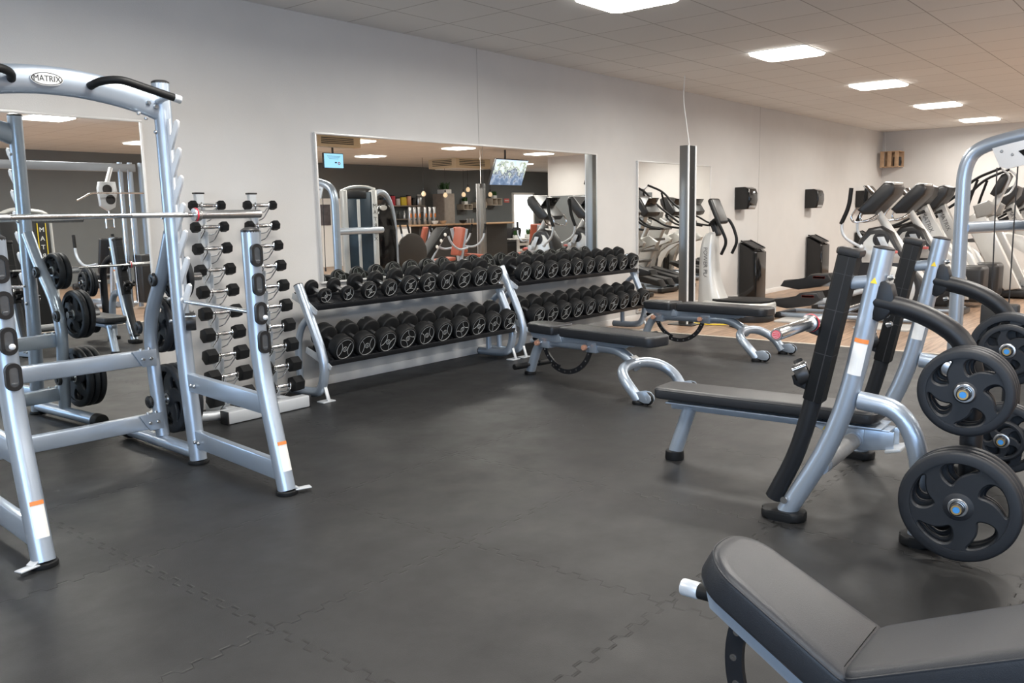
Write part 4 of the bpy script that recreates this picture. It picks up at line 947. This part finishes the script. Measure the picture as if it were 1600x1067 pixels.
# climbing machine
cl = thing('climbing_machine', 'tall stair climber with long black handrails and pale sides behind the cable machine', 'stair climber', (15.25, 2.62, 0))
for s in (-1, 1):
    so = [(.34, 1.30), (.18, 1.42), (-.02, 1.36), (-.06, 1.22), (.30, .80), (.02, .30), (-.45, .12), (-.60, .12), (-.60, .22), (-.36, .36), (-.15, .62), (.12, 1.0)]
    MB().prism([(.42, 1.22), (.22, 1.34), (.10, 1.26), (-.42, .16), (-.20, .12), (.02, .40)], (s * .34, 0, 0), (0, 1, 0), (0, 0, 1), .12, bev=.03, seg=3).done('side_panel', SHELLW, cl)
    MB().prism([(.30, 1.42), (.10, 1.50), (-.02, 1.42), (.02, 1.28), (.24, 1.22)], (s * .34, 0, 0), (0, 1, 0), (0, 0, 1), .17, bev=.04, seg=3).done('side_cap', mat('grey_shell', (.28, .28, .27), .4, noise=.06, nscale=40), cl)
    MB().tube([(s * .36, 1.05, 1.22), (s * .36, .52, 1.60), (s * .36, .30, 1.84), (s * .34, -.05, 1.98)], .022, 10, .15).done('handrail', RUBBER, cl)
    MB().tube([(s * .36, .26, 1.82), (s * .36, .34, 1.55), (s * .36, .40, 1.30)], .020, 10).done('rail_post', RUBBER, cl)
    MB().tube([(s * .34, -.05, 1.97), (s * .32, -.18, 1.86), (s * .28, -.10, 1.62), (s * .10, .0, 1.55)], .015, 10, .08).done('front_handle', LIGHTST, cl)
st = MB()
for k in range(5): MB().box((0, .30 - .16 * k + .14, 1.10 - .22 * k), (.56, .24, .05), bev=.01).done('step', mat('grey_step', (.16, .16, .155), .5, noise=.1, nscale=50), cl)
MB().prism([(.12, 1.60), (-.02, 1.90), (-.10, 1.92), (-.14, 1.86), (-.04, 1.62), (.06, 1.56)], (0, 0, 0), (0, 1, 0), (0, 0, 1), .36, bev=.03, seg=3).done('console', PLASTIC, cl)
MB().prism([(.04, 1.62), (-.06, 1.62), (.06, 1.28), (.18, 1.30)], (0, 0, 0), (0, 1, 0), (0, 0, 1), .10, bev=.02).done('console_neck', SHELLW, cl)
MB().box((0, -.10, .08), (.74, 1.2, .12), bev=.03).done('base', PLASTIC, cl)
# ---------------------------------------------------------------- the far side of the room, seen in the mirrors
bar = thing('bar_counter', 'long bar with wooden top and dark front across the room, seen in the wide mirror', 'bar counter', (19.8, -6.75, 0))
MB().box((0, 0, 1.185), (4.9, .62, .05), bev=.006).done('worktop', WOODL, bar)
MB().box((.25, -.08, .58), (4.1, .40, 1.16), bev=.006).done('front_panel', mat('anthracite_panel', (.055, .055, .055), .6, noise=.1, nscale=10), bar)
MB().box((-2.35, .05, .6), (.08, .5, 1.15), bev=.006).done('end_panel', WHITEPL, bar)
TP = 'tall drink cylinders on the bar'
t0 = None
for k, x in enumerate((17.80, 17.98, 18.17, 18.43, 18.63, 18.82)):
    lab = '%s from the left of the tall drink cylinders in the mirrored bar' % ('first', 'second', 'third', 'fourth', 'fifth', 'sixth')[k]
    if t0 is None:
        t0 = thing('drink_dispenser', lab, 'drink dispenser', (x, -6.80, 1.21), 0, TP)
        MB().cyl((0, 0, 0), (0, 0, .52), .055, seg=20, bev=.008).done('cylinder', STEEL, t0)
        MB().box((0, .052, .27), (.06, .012, .12), bev=.004).done('orange_label', ORANGE, t0); MB().cyl((0, .05, .15), (0, .10, .14), .012).done('tap', PLASTIC, t0)
    else: dup(t0, (x, -6.80, 1.21), label=lab)
for x, r, m, lab in ((18.60, .11, WHITEPL, 'wide white bowl on the bar top below the drink cylinders'), (18.95, .11, WOODL, 'wooden bowl on the bar beside the white bowl'), (19.85, .13, PLASTIC, 'low dark bowl on the bar beside the glasses')):
    o = MB().lathe([(.05, 0), (r * .8, .04), (r, .10), (r - .012, .10), (r * .75, .05), (0, .02)], (0, 0, 0), (0, 0, 1), 24).done('bowl', m); o.location = (x, -6.55, 1.21); tag(o, lab, 'bowl', 'bowls on the bar')
for k in range(3):
    o = MB().lathe([(.03, 0), (.038, .14), (.035, .14), (.028, .006), (0, .006)], (0, 0, 0), (0, 0, 1), 16).done('drinking_glass', STEEL); o.location = (20.12 + .13 * k, -6.62, 1.21)
    tag(o, 'upright metal tumbler in the row of three on the bar', 'tumbler', 'tumblers on the bar')
cb_ = thing('tall_cabinet', 'tall grey oak cabinet behind the bar with a plant on top', 'cabinet', (20.98, -8.45, 0))
MB().box((0, 0, 1.095), (.52, .52, 2.19), bev=.006).done('carcass', WOODG, cb_); MB().box((0, .267, 1.1), (.49, .016, 2.1), bev=.004).done('cabinet_door', WOODG, cb_)
def planter(x, y, z, w_, h, gh, lab, rnd=.0):
    t = thing('potted_plant', lab, 'plant', (x, y, z), 0)
    MB().box((0, 0, h / 2), (w_, w_, h), bev=.012).done('pot', WHITEPL, t)
    m = MB(); rg = random.Random(int(x * 97))
    n = 90
    for k in range(n):
        a, r = rg.uniform(0, 2 * PI), w_ * .48 * math.sqrt(rg.random()); hh = gh * rg.uniform(.6, 1)
        p = Vector((r * math.cos(a), r * math.sin(a), h - .01)); q = p + Vector((rg.uniform(-.3, .3) * gh, rg.uniform(-.3, .3) * gh, hh)); s = Vector((math.cos(a * 3), math.sin(a * 3), 0)) * .014
        v = [m.bm.verts.new(c) for c in (p - s, p + s, q + s * .4, q - s * .4)]; m.bm.faces.new(v)
    m.done('leaves', GREEN, t); return t
planter(20.98, -8.40, 2.19, .34, .14, .26, 'dark bushy plant in a white pot on top of the tall cabinet')
for k, (x, z, lab) in enumerate(((22.43, 1.65, 'lower'), (23.2, 1.72, 'middle'), (24.02, 1.80, 'higher'))):
    t = thing('wall_crate', '%s wooden crate shelf on the dark wall with a plant on it' % lab, 'shelf', (x, -8.82, z), 0, 'crates on the dark wall')
    w_, h = (.46, .20) if k < 2 else (.56, .26)
    for zz in (.01, h - .01): MB().box((0, 0, zz), (w_, .34, .02), bev=.003).done('board', mat('washed_wood', (.55, .48, .40), .6, noise=.15, nscale=14), t)
    for xx in (-w_ / 2 + .01, 0, w_ / 2 - .01): MB().box((xx, 0, h / 2), (.02, .34, h - .04), bev=.003).done('side_board', mat('washed_wood', (.55, .48, .40), .6), t)
    planter(x, -8.82, z + h, .17, .10, .17, 'little green plant in white pot on the %s wall crate' % lab)
for nm, z, x0, x1, items in (('upper', 1.80, 18.35, 20.35, 8), ('lower', 1.37, 18.35, 19.9, 6)):
    o = MB().box((0, 0, 0), (x1 - x0, .30, .035), bev=.004).done('wall_shelf', WOODG); o.location = ((x0 + x1) / 2, -8.84, z); tag(o, '%s wooden shelf on the dark wall behind the bar' % nm, 'shelf', 'shelves behind the bar')
    for k in range(items):
        x = x0 + .2 + (x1 - x0 - .35) * k / (items - 1); m = [PLASTIC, BLUE, REDP, WHITEPL, YELLOW, COPPER, PLASTIC, STEEL][(k + (nm == 'lower') * 3) % 8]
        r = .07 + .02 * ((k * 5) % 3); h = .22 + .04 * ((k * 7) % 3)
        t = thing('supplement_tub' if nm == 'upper' else 'bottle', '%s from the left of the %s on the %s shelf behind the bar' % (('first', 'second', 'third', 'fourth', 'fifth', 'sixth', 'seventh', 'eighth')[k], 'tubs' if nm == 'upper' else 'bottles', nm), 'tub' if nm == 'upper' else 'bottle', (x, -8.84, z + .018), 0, 'goods on the %s shelf' % nm)
        if nm == 'upper':
            MB().cyl((0, 0, 0), (0, 0, h), r, bev=.01).done('tub_body', m, t); MB().cyl((0, 0, h), (0, 0, h + .03), r * .9, bev=.006).done('lid', PLASTIC, t)
        else:
            MB().lathe([(.035, 0), (.045, .01), (.045, h * .6), (.018, h * .8), (.018, h), (0, h)], (0, 0, 0), (0, 0, 1), 16).done('bottle_body', m, t); MB().cyl((0, 0, h), (0, 0, h + .02), .02).done('cap', PLASTIC, t)
o = MB().box((0, 0, 0), (.34, .02, .58), bev=.004).done('framed_board', mat('grey_board', (.38, .38, .37), .4, noise=.2, nscale=12)); o.location = (20.45, -8.985, 1.9); tag(o, 'pale framed board on the dark wall left of the tall cabinet', 'board')
BULB = mat('lit_bulb_glass', (.9, .75, .55), .1, emit=(1, .72, .42), estr=.3, noise=.02, nscale=5)
for k, (x, z) in enumerate(((17.37, 2.08), (18.26, 2.05), (19.05, 2.07), (19.25, 2.22), (20.27, 2.08))):
    t = thing('pendant_bulb', '%s from the left of the lit pendant bulbs over the mirrored bar' % ('first', 'second', 'third', 'fourth', 'fifth')[k], 'pendant light', (x, -5.76, z), 0, 'pendant bulbs over the bar')
    MB().lathe([(0, -.075), (.045, -.06), (.066, -.015), (.06, .03), (.03, .065), (.02, .08)], (0, 0, 0), (0, 0, 1), 20).done('bulb', BULB, t)
    MB().cyl((0, 0, .075), (0, 0, .15), .024, bev=.004).done('socket', PLASTIC, t); MB().tube([(0, 0, .15), (0, 0, HC - z)], .005, 6).done('flex', INK, t)
DW = mat('glazed_door_panel', (.85, .87, .88), .3, emit=(.95, .98, 1), estr=.9, noise=.02, nscale=4)  # emission stands in for daylight coming through the door's glazing
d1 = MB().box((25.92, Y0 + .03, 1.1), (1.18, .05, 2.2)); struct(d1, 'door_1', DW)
df = MB()
for x in (25.29, 26.55): df.box((x, Y0 + .035, 1.13), (.08, .07, 2.26), bev=.005)
df.box((25.92, Y0 + .035, 2.24), (1.3, .07, .08), bev=.005); struct(df, 'trim_5', TRIMW)
dd = MB().box((16.4, Y0 + .03, 1.02), (1.8, .05, 2.04)); struct(dd, 'door_2', TRIMW)
po = thing('wall_poster', 'dark poster on the white door leaf at the left end of the wide mirror', 'poster', (16.35, Y0 + .065, 1.55))
MB().box((0, 0, 0), (.42, .012, .62), bev=.003).done('poster_sheet', mat('dark_poster', (.10, .09, .10), .4, noise=.8, nscale=6), po)
sg = thing('wall_sign', 'small red and white sign on the dark wall left of the white door', 'sign', (24.96, Y0 + .01, 1.98)); MB().box((0, 0, 0), (.30, .012, .15), bev=.004).done('sign_board', PINKRED, sg)
MB().box((0, .007, .0), (.22, .003, .03)).done('sign_stripe', WHITEP, sg)
# seating
sf = thing('lounge_bench', 'dark upholstered bench with cushions below the white door, in the wide mirror', 'bench', (23.9, -8.3, 0))
MB().box((0, 0, .22), (2.0, .70, .44), bev=.02).done('base', PLASTIC, sf); MB().box((0, .02, .50), (2.0, .66, .12), bev=.04).done('seat_cushion', mat('dark_cloth', (.03, .03, .032), .8, noise=.2, nscale=80), sf); MB().box((0, -.33, .70), (2.0, .12, .40), bev=.04).done('backrest', mat('dark_cloth', (.03, .03, .032), .8), sf)
for x, m, lab in ((23.40, mat('pink_cloth', (.75, .03, .13), .8, noise=.1, nscale=90), 'bright pink cushion on the dark bench'), (23.85, mat('charcoal_cloth', (.05, .05, .055), .8, noise=.1, nscale=90), 'dark grey cushion beside the pink one'), (24.35, mat('charcoal_cloth', (.05, .05, .055), .8), 'right dark grey cushion on the dark bench')):
    o = MB().prism(rrect(.42, .40, .06), (0, 0, 0), (1, 0, 0), (0, .25, 1), .13, bev=.055, seg=4).done('cushion', m, None, 60); o.location = (x, -8.08, .78); tag(o, lab, 'cushion', 'cushions on the dark bench')
pl_ = thing('pallet_table', 'white slatted pallet table in front of the lounge bench', 'table', (23.1, -6.75, 0))
for k in range(4): MB().box((0, -.3 + .2 * k, .62), (1.4, .13, .03), bev=.004).done('slat', WHITEPL, pl_)
for x in (-.62, .62):
    for y in (-.28, .28): MB().box((x, y, .3), (.08, .08, .6), bev=.006).done('leg', WHITEPL, pl_)
for z in (.25, .45): MB().box((0, .32, z), (1.3, .02, .09), bev=.004).done('front_slat', WHITEPL, pl_)
planter(23.45, -6.7, .636, .30, .13, .20, 'bushy green plant in a white box on the pallet table')
planter(22.65, -6.7, .636, .16, .12, .18, 'small green plant at the left end of the pallet table')
# screens and air units
def screen(x, y, z, w_, h, tilt, lab, m, mount=True):
    t = thing('wall_screen', lab, 'screen', (x, y, z), 0); t.rotation_euler = (tilt, 0, PI)
    MB().box((0, .02, 0), (w_ + .03, .05, h + .03), bev=.008).done('screen_case', PLASTIC, t); MB().box((0, -.008, 0), (w_, .006, h)).done('display', m, t)
    if mount:
        M = Matrix.Rotation(-tilt, 3, 'X')
        a = M @ Vector((0, .10, 0)); top = M.inverted() @ Vector((0, 0, 0))
        q = MB(); R3 = Matrix.Rotation(tilt, 3, 'X').inverted()
        q.tube([(0, .05, 0), tuple(R3 @ Vector((0, .12, .05))), tuple(R3 @ Vector((0, .12, HC - z)))], .025, 10).done('ceiling_pole', PLASTIC, t)
    return t
def pic_mat(name, cols, scale, estr):
    m = bpy.data.materials.new(name); m.use_nodes = True; nt = m.node_tree; b = nt.nodes['Principled BSDF']
    tc = nt.nodes.new('ShaderNodeTexCoord'); n = nt.nodes.new('ShaderNodeTexNoise'); n.inputs['Scale'].default_value = scale; n.inputs['Detail'].default_value = 4
    sp = nt.nodes.new('ShaderNodeSeparateXYZ'); ad = nt.nodes.new('ShaderNodeMath'); ad.operation = 'MULTIPLY_ADD'; ad.inputs[1].default_value = .75; ad.inputs[2].default_value = 0
    nt.links.new(tc.outputs['Object'], n.inputs['Vector']); nt.links.new(tc.outputs['Object'], sp.inputs[0]); nt.links.new(sp.outputs[2], ad.inputs[0])
    a2 = nt.nodes.new('ShaderNodeMath'); a2.operation = 'ADD'; nt.links.new(ad.outputs[0], a2.inputs[0]); nt.links.new(n.outputs['Fac'], a2.inputs[1])
    cr = nt.nodes.new('ShaderNodeValToRGB'); cr.color_ramp.elements.remove(cr.color_ramp.elements[0])
    for i, (p, c) in enumerate(cols):
        e = cr.color_ramp.elements[0] if i == 0 else cr.color_ramp.elements.new(p); e.position = p; e.color = (*c, 1)
    nt.links.new(a2.outputs[0], cr.inputs[0]); nt.links.new(cr.outputs[0], b.inputs['Emission Color']); b.inputs['Emission Strength'].default_value = estr; b.inputs['Base Color'].default_value = (.02, .02, .02, 1); b.inputs['Roughness'].default_value = .2
    return m
STREET = pic_mat('street_broadcast', [(.18, (.10, .15, .25)), (.34, (.16, .22, .33)), (.42, (.35, .40, .5)), (.50, (.08, .10, .12)), (.54, (.62, .63, .66)), (.60, (.22, .32, .16)), (.63, (.70, .68, .66)), (.8, (.55, .70, .95))], 6, 1.0)
DIM = pic_mat('dark_broadcast', [(.25, (.35, .05, .08)), (.32, (.02, .02, .03)), (.55, (.05, .07, .12)), (.75, (.18, .22, .3))], 5, .8)
INFO = mat('info_screen', (.02, .02, .02), .2, emit=(.32, .66, .9), estr=.9, noise=.02, nscale=4)
screen(17.1, -2.38, 2.51, 1.28, .66, R_(22), 'large ceiling television showing a street scene, in the wide mirror', STREET)
screen(18.92, -.72, 2.48, 1.25, .66, R_(22), 'darker ceiling television at the right end of the wide mirror', DIM)
s_ = screen(11.35, -2.26, 2.595, .48, .28, 0, 'small pale blue information screen at the left end of the wide mirror', INFO, False)
MB().box((0, .02, .20), (.03, .03, .13)).done('hanger', PLASTIC, s_)
for k, (zz, wv) in enumerate(((.09, .34), (.065, .30), (.04, .24))): MB().box((0, -.012, zz), (wv, .002, .006)).done('text_line', INK, s_)
MB().lathe([(.032, 0), (.032, .002), (.016, .002), (.016, 0)], (-.13, -.011, -.05), (0, -1, 0), 20, closed=True).done('round_logo', REDP, s_); MB().box((-.05, -.012, -.035), (.05, .002, .03)).done('text_block', INK, s_)
def ac(x, y, w_, d, h, lab):
    t = thing('ceiling_air_unit', lab, 'air conditioner', (x, y, HC), 0, 'beige ceiling air units')
    MB().box((0, 0, -h / 2), (w_, d, h), bev=.01).done('casing', BEIGE, t)
    g = MB(); g2 = MB()
    for k in range(4):
        z = -h * .2 - h * .17 * k
        MB().box((-.05, d / 2 + .004, z), (w_ * .74, .012, h * .055), (R_(25), 0, 0)).done('louvre', INK, t)
        MB().box((-w_ / 2 - .004, 0, z), (.012, d * .7, h * .055), (0, R_(25), 0)).done('louvre', INK, t)
    MB().box((0, 0, -h - .01), (w_ * .8, d * .8, .02), bev=.006).done('bottom_panel', WHITEPL, t)
ac(11.48, -2.70, 1.12, 1.0, .21, 'beige louvred air unit at the left end of the wide mirror')
ac(18.9, -5.75, 1.5, 1.1, .27, 'beige louvred air unit over the middle of the mirrored bar')
for k, (y, z) in enumerate(((-.85, 1.62), (-1.15, 1.50), (-1.35, 1.70), (-1.75, 1.62), (-2.1, 1.42), (-2.35, 1.58))):
    t = thing('picture_frame', '%s from the left of the little pictures on the dark wall field' % ('first', 'second', 'third', 'fourth', 'fifth', 'sixth')[k], 'picture', (XR - .014, y, z), 0, 'little pictures on the dark field')
    MB().box((0, 0, 0), (.012, .17, .20), bev=.003).done('frame', WHITEPL, t); MB().box((-.008, 0, 0), (.004, .11, .13)).done('picture', mat('picture_print', (.35, .28, .22), .5, noise=.6, nscale=14), t)
# strength machines between the mirrors and the bar
def rotary(x, y, lab):
    t = thing('strength_machine', lab, 'exercise machine', (x, y, 0), 0, 'strength machines across the room')
    MB().prism([(-.28, .06), (-.28, 1.35), (-.22, 1.62), (-.02, 1.74), (.10, 1.60), (.16, 1.2), (.20, .06)], (0, 0, 0), (1, 0, 0), (0, 0, 1), .42, bev=.05, seg=3).done('shroud', GLOSS, t)
    MB().prism(circ(.085, 28, ry=.045), (-.12, .216, 1.60), (1, 0, 0), (0, 0, 1), .012, bev=.003).done('logo_badge', SHELLW, t)
    MB().tube([(-.32, .1, 1.62), (-.18, .1, 1.88), (.06, .1, 1.86), (.20, .1, 1.55), (.24, .1, .95), (.25, .1, .06)], .05, 16, .2).done('frame_tube', SILVER, t)
    MB().lathe([(.30, -.03), (.36, -.02), (.36, .02), (.30, .03), (0, .035)], (.62, .12, .78), (0, 1, 0), 36).done('round_shield', mat('dark_brown_shield', (.035, .03, .026), .35, noise=.1, nscale=20), t)
    MB().tube([(.62, .05, .78), (.62, .05, .06)], .04, 12).tube([(.25, .05, .06), (.95, .05, .06)], .045, 12).done('stand', SILVER, t)
rotary(10.25, .30, 'black shrouded machine with silver arch tube, left part of the wide mirror')
def seat_machine(x, y, rz, lab, pads=None, mirror_=1):
    t = thing('seated_machine', lab, 'exercise machine', (x, y, 0), rz, 'red padded machines across the room'); pads = pads or REDV
    MB().tube([(-.55, 0, .06), (.60, 0, .06)], .045, 14).tube([(.55, -.35, .05), (.55, .35, .05)], .04, 14).tube([(-.55, -.35, .05), (-.55, .35, .05)], .04, 14).done('base_frame', SILVER, t)
    MB().tube([(.40, 0, .06), (.48, 0, .60), (.62, 0, 1.15)], .042, 14, .2).done('back_post', SILVER, t)
    MB().box((.02, 0, .50), (.42, .36, .08), (0, R_(-6), 0), bev=.03, seg=3).done('seat_pad', pads, t); MB().tube([(.05, 0, .46), (.05, 0, .06)], .04, 12).done('seat_post', SILVER, t)
    MB().box((.40, 0, .88), (.09, .34, .62), (0, R_(14), 0), bev=.03, seg=3).done('back_pad', pads, t)
    for s in (-1, 1):
        a = MB().tube([(.48, s * .25, .75), (.20, s * .34, .70), (-.02, s * .36, .88), (-.08, s * .34, 1.10)], .024, 12, .14).done('lever_arm', SILVER_D, t)
        MB().tube([(-.06, s * .345, 1.02), (-.10, s * .335, 1.24)], .027, 12).done('lever_grip', RUBBER, a)
        MB().cyl((-.42, s * .06, .34), (-.42, s * .28, .34), .06, bev=.012).done('leg_roller', pads, t)
    MB().tube([(-.10, 0, .48), (-.42, 0, .34)], .03, 12).tube([(-.42, -.28, .34), (-.42, .28, .34)], .016, 10).done('roller_arm', LIGHTST, t)
seat_machine(13.35, -1.2, R_(15), 'red padded machine right of the black incline bench, in the wide mirror')
seat_machine(15.2, -1.9, R_(-160), 'red padded machine before the bar, left of the second steel column')
seat_machine(18.6, -2.9, R_(120), 'red padded machine right of the second steel column, in the wide mirror')
seat_machine(15.3, -4.3, R_(60), 'red padded machine close to the bar, half hidden in the wide mirror')
ib = thing('incline_bench', 'steep black incline bench with white rollers on its back, in the wide mirror', 'weight bench', (11.95, -.26, 0))
MB().prism([(-.42, .42), (-.28, .38), (.46, 1.10), (.50, 1.20), (.40, 1.22), (.30, 1.16)], (0, 0, 0), (1, 0, 0), (0, 0, 1), .28, bev=.03, seg=3).done('back_pad', RUBBER, ib, 60)
MB().tube([(.44, 0, 1.02), (-.25, 0, .20), (-.30, 0, .06)], .04, 12).tube([(.10, 0, .62), (.40, 0, .06)], .04, 12).tube([(-.5, 0, .05), (.55, 0, .05)], .04, 12).done('frame', SILVER, ib)
for k in range(3): MB().lathe([(.035, 0), (.035, .012), (.02, .016), (0, .016)], (.12 + .12 * k, .142, .84 + .115 * k), (0, 1, 0), 18).done('white_roller', WHITEPL, ib)
# cable station seen in the left mirror
cs = thing('cable_station', 'tall steel cable station with lat bar and beam, seen in the left mirror', 'cable machine', (6.9, -2.6, 0))
MB().box((-1.6, 0, 2.33), (3.8, .09, .13), bev=.012).done('top_beam', SILVER_D, cs)
for x in (.05, .22, .40): MB().tube([(x, .0, .02), (x, .0, 2.42)], .04, 14).done('upright', SILVER, cs)
MB().tube([(-3.4, 0, .02), (-3.4, 0, 2.4)], .05, 14).done('upright', SILVER, cs)
for x in (-.02, .12): MB().tube([(x, .12, .1), (x, .12, 2.3)], .012, 8).done('guide_rod', CHROME, cs)
pu = MB().prism([(-.13, .10), (.13, .10), (.15, -.05), (.10, -.30), (-.02, -.36), (-.14, -.28), (-.16, .0)], (-.38, .40, 1.98), (1, 0, 0), (0, 0, 1), .08, bev=.02).done('pulley_block', LIGHTST, cs)
for dz, dx in ((-.02, -.02), (-.18, .02)): MB().lathe([(.075, 0), (.075, .01), (.05, .012), (.05, .004), (0, .004)], (-.38 + dx, .442, 1.98 + dz), (0, 1, 0), 24).done('pulley_wheel', INK, pu)
MB().tube([(-.38, .40, 2.05), (-.20, .2, 2.30)], .035, 12).done('pulley_arm', LIGHTST, cs)
MB().tube([(-.38, .40, 1.62), (-.38, .40, 1.52)], .01, 8).tube([(-.44, .40, 1.50), (-.44, .40, 1.36), (-.32, .40, 1.36), (-.32, .40, 1.50), (-.44, .40, 1.50)], .012, 8).done('stirrup_grip', CHROME, cs)
MB().tube([(-.95, .60, 1.78), (-.72, .60, 1.90), (.25, .60, 1.90), (.45, .60, 1.80)], .014, 10, .06).done('lat_bar', CHROME, cs)
MB().box((.30, .15, .5), (.34, .30, .8), bev=.03).done('stack_cover', PLASTIC, cs)
seat_machine(6.9, -3.55, R_(90), 'black padded seat machine behind the cable station, seen in the left mirror', VINYL)
tk = thing('weight_tower', 'black weight tower with yellow edged MATRIX strip, seen in the left mirror', 'exercise machine', (4.62, -.75, 0))
MB().box((0, 0, .80), (.62, .36, 1.56), bev=.03).done('shroud', PLASTIC, tk)
MB().tube([(-.34, .1, .05), (-.34, .1, 1.52), (-.1, .1, 1.64), (.34, .1, 1.58), (.36, .1, .05)], .03, 12, .12).done('frame_tube', SHELLW, tk)
sp_ = MB().box((.20, .184, 1.05), (.10, .008, .80)).done('strip', INK, tk)
for s in (-1, 1): MB().box((.20 + s * .052, .188, 1.05), (.010, .008, .82)).done('yellow_edge', YELLOW, sp_)
for k, ch in enumerate('MATRIX'): text('strip_letter', ch, .085, WHITEP, sp_, (.20, .190, 1.36 - .115 * k), (-1, 0, 0), (0, 0, 1))
